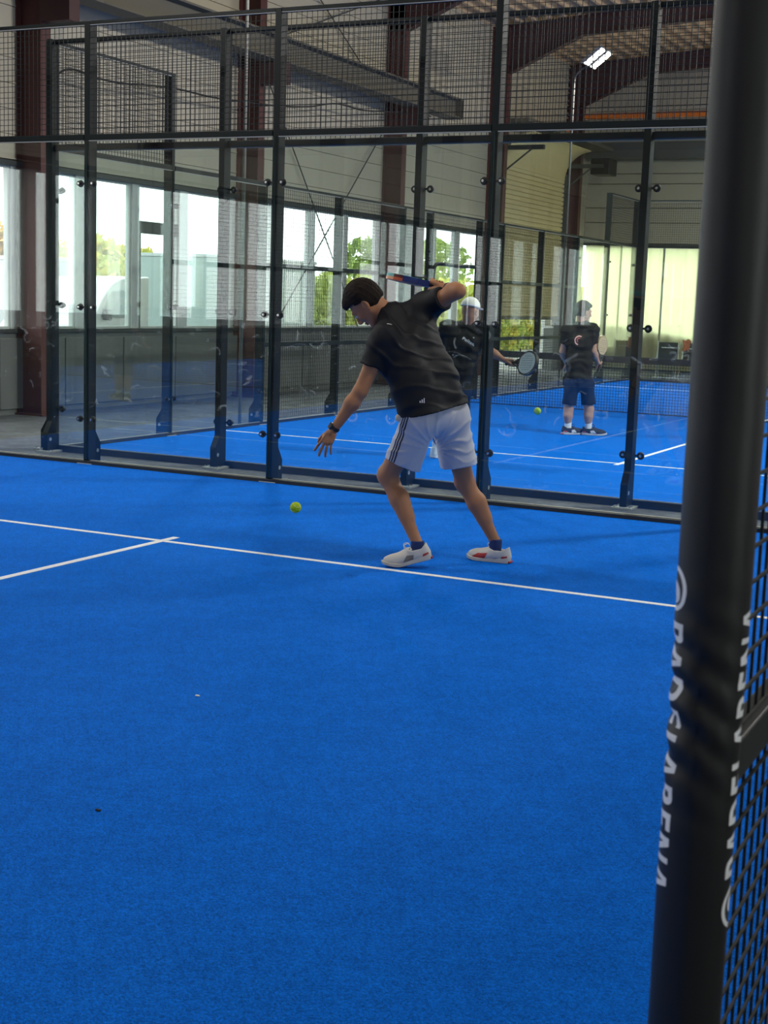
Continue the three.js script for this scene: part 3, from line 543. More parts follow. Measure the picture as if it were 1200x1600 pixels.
{ // folding chair with a black back, beyond the far court
  function chair(label, x, z, rot, withTowel) {
    const o = thing('folding_chair', label, 'chair', [x, -0.012, z], rot), T = mat(rgb(0.62, 0.63, 0.62), 0.35, { metalness: 0.6 }), F = mat(rgb(0.022, 0.024, 0.025), 0.8);
    const back = addMesh('backrest', rbx(-0.225, 0.40, -0.012, 0.225, 0.86, 0.012, 0.008), F, o); back.rotation.x = -0.18;
    addMesh('seat', rbx(-0.23, 0.385, -0.06, 0.23, 0.41, 0.42, 0.008), F, o);
    for (const s of [-1, 1]) { addMesh('frame_tube', tube([[s * 0.25, 0.88, -0.16], [s * 0.25, 0.4, -0.06], [s * 0.22, 0.02, 0.22]], 0.011, 16, 8), T, o); addMesh('leg', tube([[s * 0.25, 0.41, 0.4], [s * 0.2, 0.2, 0.2], [s * 0.17, 0.02, 0.0]], 0.011, 16, 8), T, o); }
    addMesh('floor_bar', [rod([-0.3, 0.012, 0.22], [0.3, 0.012, 0.22], 0.011), ], T, o);
    const lt = canvasTex(256, 64, (c, w, h) => { c.fillStyle = '#1a1b1b'; c.fillRect(0, 0, w, h); c.fillStyle = '#e8e8e8'; c.beginPath(); c.moveTo(10, 22); for (let i = 0; i <= 12; i++) c.lineTo(10 + i * 19.5, 18 + 6 * ((i * 7) % 3)); for (let i = 12; i >= 0; i--) c.lineTo(10 + i * 19.5, 40 + 5 * ((i * 5) % 3)); c.fill(); });
    const g = new THREE.PlaneGeometry(0.34, 0.06); const lg = addMesh('print', g, mat(hex('#ffffff'), 0.7, { map: lt }), o); lg.position.set(0, 0.72, -0.118); lg.rotation.x = -0.18; lg.translateZ(0.016);
    return o;
  }
  chair('black folding chair with a white printed strip, beyond the far court', -3.72, -23.0, 0.15);
  const c2 = chair('black folding chair half hidden by the padded post, orange jacket on it', -3.12, -22.9, -0.1);
  { // jacket hung over the corner of the backrest
    const g = new THREE.BoxGeometry(0.17, 0.62, 0.02, 14, 44, 1), p = g.attributes.position;
    for (let i = 0; i < p.count; i++) { const u = p.getX(i), v = p.getY(i), t = p.getZ(i), k = v + 0.04; let y, z; const rr = 0.035 + t; if (Math.abs(k) < 0.055) { const a = k / 0.055 * Math.PI / 2; y = rr * Math.cos(a); z = -rr * Math.sin(a); } else { y = -(Math.abs(k) - 0.055); z = -Math.sign(k) * (rr + 0.02 * Math.abs(k)); } p.setXYZ(i, u * (1 - 0.25 * Math.abs(k)) + 0.012 * Math.sin(v * 26), y + 0.02 * Math.sin(u * 40), z + 0.010 * Math.sin(u * 55 + v * 9)); }
    g.computeVertexNormals();
    const o = tag(addMesh('jacket', g, mat(rgb(0.55, 0.16, 0.08), 0.85)), 'orange jacket hung over the half hidden black chair', 'jacket'); o.position.set(-3.27, 0.87, -23.045); o.rotation.y = -0.1;
  }
}
{ // tiny scuffs on the turf
  tag(addMesh('scrap', rbx(2.23, 0, 5.904, 2.248, 0.006, 5.915, 0.002), mat(rgb(0.8, 0.8, 0.75), 0.8)), 'tiny white scrap lying on the blue turf in front', 'scrap');
  tag(addMesh('scrap', rbx(2.69, 0, 7.145, 2.708, 0.006, 7.155, 0.002), mat(rgb(0.02, 0.02, 0.015), 0.9)), 'tiny dark crumb lying on the blue turf in front', 'scrap');
}
// ------------------------------------------------------------------ people: distance fields meshed with surface nets
class Field {
  constructor(lo, hi, h) { this.lo = lo.clone(); this.h = h; this.n = [0, 1, 2].map(i => Math.ceil((hi.getComponent(i) - lo.getComponent(i)) / h) + 1); this.f = new Float32Array(this.n[0] * this.n[1] * this.n[2]).fill(1e3); }
  stamp(fn, lo, hi, k = 0.02) {
    const { n, h, f } = this, L = this.lo, pad = k + 3 * h, s = [], e = [];
    for (let i = 0; i < 3; i++) { s[i] = Math.max(0, Math.floor((lo.getComponent(i) - pad - L.getComponent(i)) / h)); e[i] = Math.min(n[i] - 1, Math.ceil((hi.getComponent(i) + pad - L.getComponent(i)) / h)); }
    for (let z = s[2]; z <= e[2]; z++) for (let y = s[1]; y <= e[1]; y++) { let a = (z * n[1] + y) * n[0] + s[0]; const Y = L.y + y * h, Z = L.z + z * h; for (let x = s[0]; x <= e[0]; x++, a++) { const d = fn(L.x + x * h, Y, Z), c = f[a], q = k - Math.abs(c - d); f[a] = Math.min(c, d) - (q > 0 ? q * q * 0.25 / k : 0); } }
    return this;
  }
  each(fn) { const { n, h, f, lo: L } = this; let a = 0; for (let z = 0; z < n[2]; z++) for (let y = 0; y < n[1]; y++) for (let x = 0; x < n[0]; x++, a++) if (f[a] < 0.2) f[a] = fn(f[a], L.x + x * h, L.y + y * h, L.z + z * h); return this; }
  cone(a, b, ra, rb, k = 0.02, clip) { const g = roundCone(a, b, ra, rb), m = Math.max(ra, rb); return this.stamp(clip ? (x, y, z) => Math.max(g(x, y, z), clip(x, y, z)) : g, V(Math.min(a.x, b.x) - m, Math.min(a.y, b.y) - m, Math.min(a.z, b.z) - m), V(Math.max(a.x, b.x) + m, Math.max(a.y, b.y) + m, Math.max(a.z, b.z) + m), k); }
  ell(c, X, Y, Z, rx, ry, rz, k = 0.02, clip) { const g = ellipsoid(c, X, Y, Z, rx, ry, rz), m = Math.max(rx, ry, rz); return this.stamp(clip ? (x, y, z) => Math.max(g(x, y, z), clip(x, y, z)) : g, V(c.x - m, c.y - m, c.z - m), V(c.x + m, c.y + m, c.z + m), k); }
  cut(fn, lo, hi, k = 0.004) { // smooth subtraction of fn (negative inside)
    const { n, h, f } = this, L = this.lo, s = [], e = []; for (let i = 0; i < 3; i++) { s[i] = Math.max(0, Math.floor((lo.getComponent(i) - L.getComponent(i)) / h) - 2); e[i] = Math.min(n[i] - 1, Math.ceil((hi.getComponent(i) - L.getComponent(i)) / h) + 2); }
    for (let z = s[2]; z <= e[2]; z++) for (let y = s[1]; y <= e[1]; y++) for (let x = s[0]; x <= e[0]; x++) { const a = (z * n[1] + y) * n[0] + x, d = -fn(L.x + x * h, L.y + y * h, L.z + z * h), c = f[a], q = k - Math.abs(c - d); f[a] = Math.max(c, d) + (q > 0 ? q * q * 0.25 / k : 0); }
    return this;
  }
  at(p) { const { n, h, f, lo: L } = this; const x = (p.x - L.x) / h, y = (p.y - L.y) / h, z = (p.z - L.z) / h, i = Math.floor(x), j = Math.floor(y), k = Math.floor(z); if (i < 0 || j < 0 || k < 0 || i >= n[0] - 1 || j >= n[1] - 1 || k >= n[2] - 1) return 1; const u = x - i, v = y - j, w = z - k, g = (a, b, c) => f[((k + c) * n[1] + j + b) * n[0] + i + a]; const m = (a, b, t) => a + (b - a) * t; return m(m(m(g(0, 0, 0), g(1, 0, 0), u), m(g(0, 1, 0), g(1, 1, 0), u), v), m(m(g(0, 0, 1), g(1, 0, 1), u), m(g(0, 1, 1), g(1, 1, 1), u), v), w); }
  grad(p) { const e = this.h * 0.7; return V(this.at(V(p.x + e, p.y, p.z)) - this.at(V(p.x - e, p.y, p.z)), this.at(V(p.x, p.y + e, p.z)) - this.at(V(p.x, p.y - e, p.z)), this.at(V(p.x, p.y, p.z + e)) - this.at(V(p.x, p.y, p.z - e))).normalize(); }
  snap(p, off = 0.002) { const q = p.clone(); for (let i = 0; i < 24; i++) { const d = this.at(q) - off, g = this.grad(q); q.addScaledVector(g, -Math.max(-0.02, Math.min(0.02, d)) * 0.8); if (Math.abs(d) < 2e-4) break; } return q; }
  march(o, dir, max = 1.2, off = 0.002) { const q = o.clone(); let t = 0; for (let i = 0; i < 200 && t < max; i++) { const d = this.at(q) - off; if (d < 3e-4) return q; const s = Math.max(0.0006, Math.min(0.01, d * 0.7)); q.addScaledVector(dir, s); t += s; } return null; }
  mesh(keep) {
    const { n, h, f, lo: L } = this, [nx, ny, nz] = n, id = new Int32Array(nx * ny * nz).fill(-1), pos = [], idx = [], o = [0, 1, nx, nx + 1, nx * ny, nx * ny + 1, nx * ny + nx, nx * ny + nx + 1];
    const E = [[0, 1], [2, 3], [4, 5], [6, 7], [0, 2], [1, 3], [4, 6], [5, 7], [0, 4], [1, 5], [2, 6], [3, 7]];
    for (let z = 0; z < nz - 1; z++) for (let y = 0; y < ny - 1; y++) for (let x = 0; x < nx - 1; x++) {
      const a = (z * ny + y) * nx + x; let m = 0; for (let i = 0; i < 8; i++) if (f[a + o[i]] < 0) m |= 1 << i; if (m === 0 || m === 255) continue;
      let X = 0, Y = 0, Z = 0, c = 0; for (const [p, q] of E) { if (((m >> p) & 1) === ((m >> q) & 1)) continue; const fp = f[a + o[p]], fq = f[a + o[q]], t = fp / (fp - fq); X += (p & 1) + t * ((q & 1) - (p & 1)); Y += ((p >> 1) & 1) + t * (((q >> 1) & 1) - ((p >> 1) & 1)); Z += (p >> 2) + t * ((q >> 2) - (p >> 2)); c++; }
      id[a] = pos.length / 3; pos.push(L.x + (x + X / c) * h, L.y + (y + Y / c) * h, L.z + (z + Z / c) * h);
    }
    const S = [1, nx, nx * ny];
    for (let z = 1; z < nz - 1; z++) for (let y = 1; y < ny - 1; y++) for (let x = 1; x < nx - 1; x++) {
      const a = (z * ny + y) * nx + x;
      for (let d = 0; d < 3; d++) { const s = f[a] < 0, t = f[a + S[d]] < 0; if (s === t) continue; const u = S[(d + 1) % 3], v = S[(d + 2) % 3], q = [id[a - u - v], id[a - v], id[a], id[a - u]]; if (q.some(i => i < 0)) continue; if (s) idx.push(q[0], q[1], q[2], q[0], q[2], q[3]); else idx.push(q[0], q[2], q[1], q[0], q[3], q[2]); }
    }
    const g = new THREE.BufferGeometry(); g.setAttribute('position', new THREE.Float32BufferAttribute(pos, 3)); g.setIndex(idx); g.computeVertexNormals(); return g;
  }
}
function roundCone(a, b, r1, r2) {
  const bx_ = b.x - a.x, by = b.y - a.y, bz = b.z - a.z, L2 = bx_ * bx_ + by * by + bz * bz, rr = r1 - r2, a2 = L2 - rr * rr, il = 1 / L2;
  return (x, y, z) => { const px = x - a.x, py = y - a.y, pz = z - a.z, yy = px * bx_ + py * by + pz * bz, zz = yy - L2, qx = px * L2 - bx_ * yy, qy = py * L2 - by * yy, qz = pz * L2 - bz * yy, x2 = qx * qx + qy * qy + qz * qz, y2 = yy * yy * L2, z2 = zz * zz * L2, k = Math.sign(rr) * rr * rr * x2; if (Math.sign(zz) * a2 * z2 > k) return Math.sqrt(x2 + z2) * il - r2; if (Math.sign(yy) * a2 * y2 < k) return Math.sqrt(x2 + y2) * il - r1; return (Math.sqrt(x2 * a2 * il) + yy * rr) * il - r1; };
}
function ellipsoid(c, X, Y, Z, rx, ry, rz) { return (x, y, z) => { const px = x - c.x, py = y - c.y, pz = z - c.z, u = (px * X.x + py * X.y + pz * X.z), v = (px * Y.x + py * Y.y + pz * Y.z), w = (px * Z.x + py * Z.y + pz * Z.z), k0 = Math.hypot(u / rx, v / ry, w / rz), k1 = Math.hypot(u / (rx * rx), v / (ry * ry), w / (rz * rz)); return k1 < 1e-9 ? -Math.min(rx, ry, rz) : k0 * (k0 - 1) / k1; }; }
const plane = (p, n) => (x, y, z) => (x - p.x) * n.x + (y - p.y) * n.y + (z - p.z) * n.z;
const lerp = (a, b, t) => a.clone().lerp(b, t);
const n3 = (x, y, z) => (nA(x + 31.7 * Math.floor(z), y, 64) * (1 - (z - Math.floor(z))) + nA(x + 31.7 * (Math.floor(z) + 1), y, 64) * (z - Math.floor(z)));
function mergeIdx(list) { return mergeGeometries(list.map(g => { for (const k of Object.keys(g.attributes)) if (!['position', 'normal'].includes(k)) g.deleteAttribute(k); return g; })); }

// head in its own frame: X to the person's left, Y crown, Z face
function headFrame(o, up, fwd, s) { const Y = up.clone().normalize(), Z = fwd.clone().addScaledVector(Y, -fwd.dot(Y)).normalize(), X = Y.clone().cross(Z); return { o, X, Y, Z, s, p: (x, y, z) => o.clone().addScaledVector(X, x * s).addScaledVector(Y, y * s).addScaledVector(Z, z * s) }; }
function headField(H, neckTo, neckR, cell) {
  const { p, X, Y, Z, s } = H, m = 0.2 * s, F = new Field(V(Math.min(H.o.x, neckTo.x) - m, Math.min(H.o.y, neckTo.y) - m, Math.min(H.o.z, neckTo.z) - m), V(Math.max(H.o.x, neckTo.x) + m, Math.max(H.o.y, neckTo.y) + m, Math.max(H.o.z, neckTo.z) + m), cell);
  F.ell(p(0, 0.035, -0.018), X, Y, Z, 0.075 * s, 0.092 * s, 0.096 * s, 0.01);
  F.ell(p(0, -0.025, 0.022), X, Y, Z, 0.062 * s, 0.088 * s, 0.070 * s, 0.03 * s);
  for (const q of [-1, 1]) { F.cone(p(q * 0.052, -0.05, 0.0), p(q * 0.018, -0.102, 0.062), 0.020 * s, 0.018 * s, 0.025 * s); F.ell(p(q * 0.038, -0.022, 0.062), X, Y, Z, 0.022 * s, 0.018 * s, 0.018 * s, 0.02 * s); }
  F.cone(p(-0.012, -0.103, 0.068), p(0.012, -0.103, 0.068), 0.017 * s, 0.017 * s, 0.015 * s);
  F.cone(p(-0.036, 0.022, 0.078), p(0.036, 0.022, 0.078), 0.011 * s, 0.011 * s, 0.02 * s);
  F.cone(p(0, 0.012, 0.088), p(0, -0.034, 0.108), 0.008 * s, 0.0125 * s, 0.010 * s);
  for (const q of [-1, 1]) F.ell(p(q * 0.012, -0.04, 0.097), X, Y, Z, 0.010 * s, 0.008 * s, 0.011 * s, 0.008 * s);
  for (const q of [-1, 1]) { const c = p(q * 0.032, 0.001, 0.094); F.cut(ellipsoid(c, X, Y, Z, 0.017 * s, 0.011 * s, 0.012 * s), p(q * 0.032, 0.001, 0.094).subScalar(0.03), p(q * 0.032, 0.001, 0.094).addScalar(0.03), 0.008 * s); }
  F.ell(p(0, -0.062, 0.090), X, Y, Z, 0.022 * s, 0.006 * s, 0.008 * s, 0.006 * s); F.ell(p(0, -0.074, 0.088), X, Y, Z, 0.019 * s, 0.006 * s, 0.008 * s, 0.006 * s);
  F.cone(p(0, -0.05, -0.03), neckTo, 0.056 * s, neckR, 0.03);
  for (const q of [-1, 1]) { const eY = Y.clone().addScaledVector(Z, -0.28).normalize(), eZ = Z.clone().addScaledVector(Y, 0.28).normalize(), c = p(q * 0.079, -0.006, -0.012); F.ell(c, X, eY, eZ, 0.011 * s, 0.033 * s, 0.020 * s, 0.006 * s); F.cut(ellipsoid(p(q * 0.089, -0.002, -0.009), X, eY, eZ, 0.008 * s, 0.022 * s, 0.011 * s), c.clone().subScalar(0.05), c.clone().addScalar(0.05), 0.004 * s); }
  return F;
}
function hairField(H, cell, len = 0.010) {
  const { p, X, Y, Z, s } = H, F = new Field(H.o.clone().subScalar(0.2 * s), H.o.clone().addScalar(0.2 * s), cell);
  const line = (x, y, z) => { const d = V(x, y, z).sub(H.o), u = d.dot(X) / s, v = d.dot(Y) / s, w = d.dot(Z) / s; // below this the skin shows
    const low = w > 0.03 ? 0.068 - 0.10 * Math.max(0, 0.085 - w) * (Math.abs(u) > 0.045 ? 1 : 0) : w > -0.015 ? 0.025 + 0.6 * (w - 0.0) : -0.055 - 0.25 * (w + 0.06); return (low - v) * s; };
  F.ell(p(0, 0.037, -0.018), X, Y, Z, (0.076 + len) * s, (0.096 + len * 1.5) * s, (0.101 + len) * s, 0.008);
  F.ell(p(0, -0.02, -0.055), X, Y, Z, 0.062 * s, 0.06 * s, 0.055 * s, 0.02);
  F.ell(p(0, 0.085, 0.045), X, Y, Z, 0.055 * s, 0.035 * s, 0.055 * s, 0.02);
  F.each((d, x, y, z) => { const v = V(x, y, z).sub(H.o); const t = n3(v.dot(X) * 160, v.dot(Z) * 60 + 7, v.dot(Y) * 60 + 20) - 0.5; return Math.max(d + 0.006 * s * t, line(x, y, z) + 0.006 * s * t); });
  for (const q of [-1, 1]) { const c = p(q * 0.085, -0.008, -0.008); F.cut(ellipsoid(c, X, Y, Z, 0.022 * s, 0.036 * s, 0.024 * s), c.clone().subScalar(0.06), c.clone().addScalar(0.06), 0.004); }
  return F;
}
// open hand: D along the fingers, N out of its back, S towards the thumb
function openHand(w, D, N, S, s, bends, cell) {
  const F = new Field(w.clone().subScalar(0.24 * s), w.clone().addScalar(0.24 * s), cell), p = (d, t, n) => w.clone().addScaledVector(D, d * s).addScaledVector(S, t * s).addScaledVector(N, n * s);
  F.cone(p(-0.05, 0, 0), p(0.005, 0, 0), 0.026 * s, 0.023 * s, 0.01);
  const K = [0.030, 0.010, -0.010, -0.028], L = [0.072, 0.080, 0.074, 0.060], len = [[0.043, 0.026, 0.021], [0.047, 0.030, 0.022], [0.044, 0.028, 0.022], [0.034, 0.021, 0.019]], R = [0.0094, 0.0096, 0.0090, 0.0080];
  for (let i = 0; i < 4; i++) F.cone(p(0.01, K[i] * 0.65, 0), p(L[i], K[i], 0.002), 0.0150 * s, 0.0120 * s, 0.012 * s);
  F.ell(p(0.045, 0, -0.006), D, S, N, 0.045 * s, 0.034 * s, 0.013 * s, 0.012 * s);
  for (let i = 0; i < 4; i++) { let a = p(L[i], K[i], 0.0), dir = D.clone().addScaledVector(S, bends.spread[i]).normalize(), ang = 0; for (let j = 0; j < 3; j++) { ang += bends.curl[i] * (j ? 1 : 0.8); const v = dir.clone().multiplyScalar(Math.cos(ang)).addScaledVector(N, -Math.sin(ang)), b = a.clone().addScaledVector(v, len[i][j] * s); F.cone(a, b, R[i] * s * (1 - 0.07 * j), R[i] * s * (0.93 - 0.08 * j), 0.003 * s); a = b; } }
  { const a = p(0.018, 0.024, -0.006), b = p(0.052, 0.047, -0.016), c = p(0.080, 0.058, -0.024), e = p(0.102, 0.060, -0.034); F.cone(a, b, 0.016 * s, 0.0125 * s, 0.012 * s); F.cone(b, c, 0.0115 * s, 0.0105 * s, 0.003 * s); F.cone(c, e, 0.0105 * s, 0.0085 * s, 0.003 * s); }
  return F;
}
// hand closed round a handle: c point of the handle under the middle finger, A along the handle (towards the thumb), w wrist
function gripHand(w, c, A, s, cell, rad = 0.0185) {
  const F = new Field(c.clone().subScalar(0.22 * s), c.clone().addScalar(0.22 * s), cell), q = w.clone().sub(c); q.addScaledVector(A, -q.dot(A)).normalize(); const t = A.clone().cross(q);
  const P_ = (off, ang, r) => c.clone().addScaledVector(A, off * s).addScaledVector(q, Math.cos(ang) * r).addScaledVector(t, Math.sin(ang) * r);
  const off = [0.032, 0.010, -0.011, -0.031], R = [0.0096, 0.0098, 0.0092, 0.0082];
  F.cone(w.clone().lerp(c, -0.3), w, 0.028 * s, 0.025 * s, 0.01);
  for (let i = 0; i < 4; i++) { F.cone(w, P_(off[i], -0.75, rad + 0.017 * s), 0.019 * s, 0.0125 * s, 0.014 * s); const a = [-0.75, -2.0, -3.3, -4.3]; for (let j = 0; j < 3; j++) F.cone(P_(off[i], a[j], rad + (j ? 0.0085 : 0.013) * s), P_(off[i], a[j + 1], rad + 0.0085 * s), R[i] * s * (1 - 0.06 * j), R[i] * s * (0.94 - 0.06 * j), 0.0035 * s); }
  F.cone(w, P_(0.02, 0.7, rad + 0.014 * s), 0.018 * s, 0.0135 * s, 0.012 * s);
  F.cone(P_(0.02, 0.7, rad + 0.014 * s), P_(0.045, 1.7, rad + 0.010 * s), 0.0125 * s, 0.0110 * s, 0.004 * s); F.cone(P_(0.045, 1.7, rad + 0.010 * s), P_(0.058, 2.6, rad + 0.009 * s), 0.0108 * s, 0.0088 * s, 0.004 * s);
  return F;
}
const skinTex = (a) => phys(a, 0.55, { specularIntensity: 0.6 });
// shoe: o ankle-side ground point under the heel, f forward, pitch raises the heel
function shoe(person, heel, fwd, pitch, s, C) {
  const g = new THREE.Group(); g.name = 'shoe'; person.add(g);
  const f = fwd.clone().setY(0).normalize(), l = V(0, 1, 0).cross(f); g.position.copy(heel); g.quaternion.setFromRotationMatrix(new THREE.Matrix4().makeBasis(f, V(0, 1, 0), l.negate())); // x toe, y up, z right
  const inner = new THREE.Group(); inner.name = 'shoe_body'; g.rotateZ(-pitch);
  const sole = new THREE.Shape(); const W = [[-0.01, 0.034], [0.03, 0.043], [0.09, 0.042], [0.16, 0.042], [0.21, 0.047], [0.255, 0.040], [0.285, 0.022], [0.295, 0.0]];
  const up = W.map(([x, w]) => new THREE.Vector2(x, w * 1.04)), dn = W.slice(0, -1).reverse().map(([x, w]) => new THREE.Vector2(x, -w)); 
  sole.moveTo(-0.022, 0); sole.splineThru(up); sole.splineThru(dn); sole.quadraticCurveTo(-0.022, -0.015, -0.022, 0);
  const sg = new THREE.ExtrudeGeometry(sole, { depth: 0.016, bevelEnabled: true, bevelSize: 0.004, bevelThickness: 0.004, bevelSegments: 2, curveSegments: 10 }); sg.rotateX(-Math.PI / 2); sg.translate(0, 0.005, 0);
  { const p = sg.attributes.position; for (let i = 0; i < p.count; i++) { const x = p.getX(i), y = p.getY(i); const rock = x > 0.2 ? Math.pow((x - 0.2) / 0.095, 2) * 0.016 : 0; const thick = 1 + 0.7 * Math.max(0, 1 - x / 0.14); p.setY(i, (y) * thick + rock); if (pitch > 0.05 && x > 0.19) p.setY(i, p.getY(i) + (x - 0.19) * Math.tan(pitch) * 0.95); } sg.computeVertexNormals(); }
  const toeLift = (x) => (x > 0.2 ? Math.pow((x - 0.2) / 0.095, 2) * 0.012 : 0) + (pitch > 0.05 && x > 0.19 ? (x - 0.19) * Math.tan(pitch) * 0.95 : 0);
  sg.scale(s, s, s); addMesh('sole', sg, mat(C.sole, 0.6), g);
  const F = new Field(V(-0.05, 0.0, -0.08), V(0.33, 0.2, 0.08), 0.0045), v = (x, y, z) => V(x, y + toeLift(x), z);
  F.cone(v(0.018, 0.045, 0), v(0.034, 0.10, 0), 0.046, 0.047, 0.02); F.cone(v(0.07, 0.05, 0), v(0.080, 0.088, 0), 0.049, 0.049, 0.03);
  F.cone(v(0.09, 0.062, 0), v(0.16, 0.045, 0), 0.042, 0.038, 0.04); F.cone(v(0.15, 0.044, -0.006), v(0.225, 0.036, -0.005), 0.040, 0.034, 0.03); F.cone(v(0.15, 0.044, 0.006), v(0.215, 0.036, 0.010), 0.039, 0.034, 0.03); F.cone(v(0.22, 0.036, 0), v(0.262, 0.034, 0), 0.036, 0.026, 0.03);
  F.each((d, x, y, z) => Math.max(d, 0.016 + toeLift(x) - y, y - (0.086 + 0.034 * Math.max(0, (0.03 - x) / 0.05) + 0.40 * Math.max(0, Math.min(0.05, x - 0.085)))));
  for (const x of [0.046, 0.068]) F.cut(roundCone(V(x, 0.09, 0), V(x + 0.012, 0.2, 0), 0.036, 0.042), V(-0.04, 0.04, -0.06), V(0.15, 0.2, 0.06), 0.006);
  const ug = F.mesh(); ug.scale(s, s, s); addMesh('upper', ug, mat(C.upper, 0.7), g);
  const panel = (name, pts, col, side) => { // patch that follows the upper
    const n = 8, pos = [], idx = []; for (let j = 0; j <= n; j++) for (let i = 0; i <= n; i++) { const u = i / n, w = j / n, a = pts[0].map((q, k) => q + (pts[1][k] - q) * u), b = pts[3].map((q, k) => q + (pts[2][k] - q) * u), x = a[0] + (b[0] - a[0]) * w, y = a[1] + (b[1] - a[1]) * w + toeLift(a[0]); const hit = F.march(V(x, y, side * 0.075), V(0, 0, -side), 0.1, 0.0016) || V(x, y, side * 0.03); pos.push(hit.x * s, hit.y * s, hit.z * s); }
    for (let j = 0; j < n; j++) for (let i = 0; i < n; i++) { const a = j * (n + 1) + i; idx.push(a, a + 1, a + n + 2, a, a + n + 2, a + n + 1); }
    const q = new THREE.BufferGeometry(); q.setAttribute('position', new THREE.Float32BufferAttribute(pos, 3)); q.setIndex(idx); q.computeVertexNormals(); addMesh(name, q, mat(col, 0.7, { side: THREE.DoubleSide }), g); };
  for (const side of [-1, 1]) { if (C.mark) panel('side_mark', [[0.095, 0.030], [0.165, 0.028], [0.130, 0.066], [0.085, 0.060]], C.mark, side); if (C.toe) panel('toe_panel', [[0.15, 0.026], [0.25, 0.024], [0.20, 0.056], [0.13, 0.066]], C.toe, side); panel('heel_accent', [[-0.012, 0.034], [0.035, 0.032], [0.025, 0.050], [-0.010, 0.054]], C.heel, side); }
  addMesh('outsole_heel', rbx(-0.030 * s, 0.004, -0.034 * s, 0.045 * s, 0.017, 0.034 * s, 0.005), mat(C.heel, 0.6), g);
  const lace = mat(C.lace, 0.8), T = (pts, r = 0.003) => tube(pts.map(([x, y, z]) => [x * s, y * s, z * s]), r * s, 20, 6);
  for (let i = 0; i < 5; i++) { const x = 0.088 + i * 0.022, y = 0.098 - i * 0.0105 + toeLift(x) * 0.5; addMesh('lace', T([[x, y - 0.008, -0.026], [x + 0.008, y + 0.004, 0], [x + 0.012, y - 0.010, 0.026]]), lace, g); }
  for (const q of [-1, 1]) addMesh('lace', T([[0.09, 0.104, 0], [0.105, 0.135, q * 0.018], [0.135, 0.128, q * 0.034], [0.125, 0.105, q * 0.026], [0.095, 0.104, 0]], 0.0028), lace, g);
  addMesh('lace', T([[0.09, 0.104, 0], [0.10, 0.085, -0.03], [0.115, 0.05, -0.044]], 0.0026), lace, g);
  return g;
}
// racket in its own frame: handle along +y from the origin, face normal z
const racketParts = {};
function racketGeos() {
  if (racketParts.done) return racketParts;
  const outline = []; const N = 64; for (let i = 0; i <= N; i++) { const t = -Math.PI * 0.5 + 0.42 + (Math.PI * 2 - 0.84) * i / N; outline.push(new THREE.Vector2(0.13 * Math.cos(t), 0.318 + 0.137 * Math.sin(t))); }
  const poly = [new THREE.Vector2(0.018, 0.118), ...outline, new THREE.Vector2(-0.018, 0.118)];
  const clip = (pts, y, keepAbove) => { const out = []; pts.forEach((a, i) => { const b = pts[(i + 1) % pts.length], ia = keepAbove ? a.y >= y : a.y <= y, ib = keepAbove ? b.y >= y : b.y <= y; if (ia) out.push(a); if (ia !== ib) { const t = (y - a.y) / (b.y - a.y); out.push(new THREE.Vector2(a.x + (b.x - a.x) * t, y)); } }); return out; };
  const holes = []; for (let r = 0; r < 7; r++) for (let c = 0; c < 7; c++) { const x = (c - 3) * 0.024, y = 0.318 + (r - 3) * 0.024; if (Math.hypot(x, y - 0.318) < 0.088) holes.push([x, y]); }
  const tri = new THREE.Path(); tri.moveTo(0, 0.135); tri.lineTo(0.028, 0.178); tri.lineTo(-0.028, 0.178); tri.closePath();
  const ext = (pts, lo, hi, depth, z) => { const s = new THREE.Shape(pts); for (const [x, y] of holes) if (y - 0.006 > lo && y + 0.006 < hi) { const h = new THREE.Path(); h.absarc(x, y, 0.0055, 0, 6.2832, true); s.holes.push(h); } if (lo < 0.13 && hi > 0.18) s.holes.push(tri); const g = new THREE.ExtrudeGeometry(s, { depth, bevelEnabled: false, curveSegments: 6 }); g.translate(0, 0, z); return g; };
  racketParts.low = ext(clip(poly, 0.258, false), 0, 0.258, 0.036, -0.018); racketParts.mid = ext(clip(clip(poly, 0.258, true), 0.322, false), 0.258, 0.322, 0.036, -0.018); racketParts.top = ext(clip(poly, 0.322, true), 0.322, 1, 0.036, -0.018);
  const inner = outline.map(p => new THREE.Vector2(p.x * 0.86, 0.318 + (p.y - 0.318) * 0.86)); racketParts.face = ext(inner, 0.2, 1, 0.003, 0); 
  racketParts.grip = mergeGeometries([new THREE.CylinderGeometry(0.0165, 0.0165, 0.125, 16).translate(0, 0.0625, 0), ...[...Array(9)].map((_, i) => new THREE.TorusGeometry(0.0165, 0.0012, 6, 18).rotateX(Math.PI / 2 + 0.2).translate(0, 0.012 + i * 0.0125, 0)), new THREE.CylinderGeometry(0.019, 0.021, 0.012, 16).translate(0, -0.004, 0)]);
  racketParts.done = true; return racketParts;
}
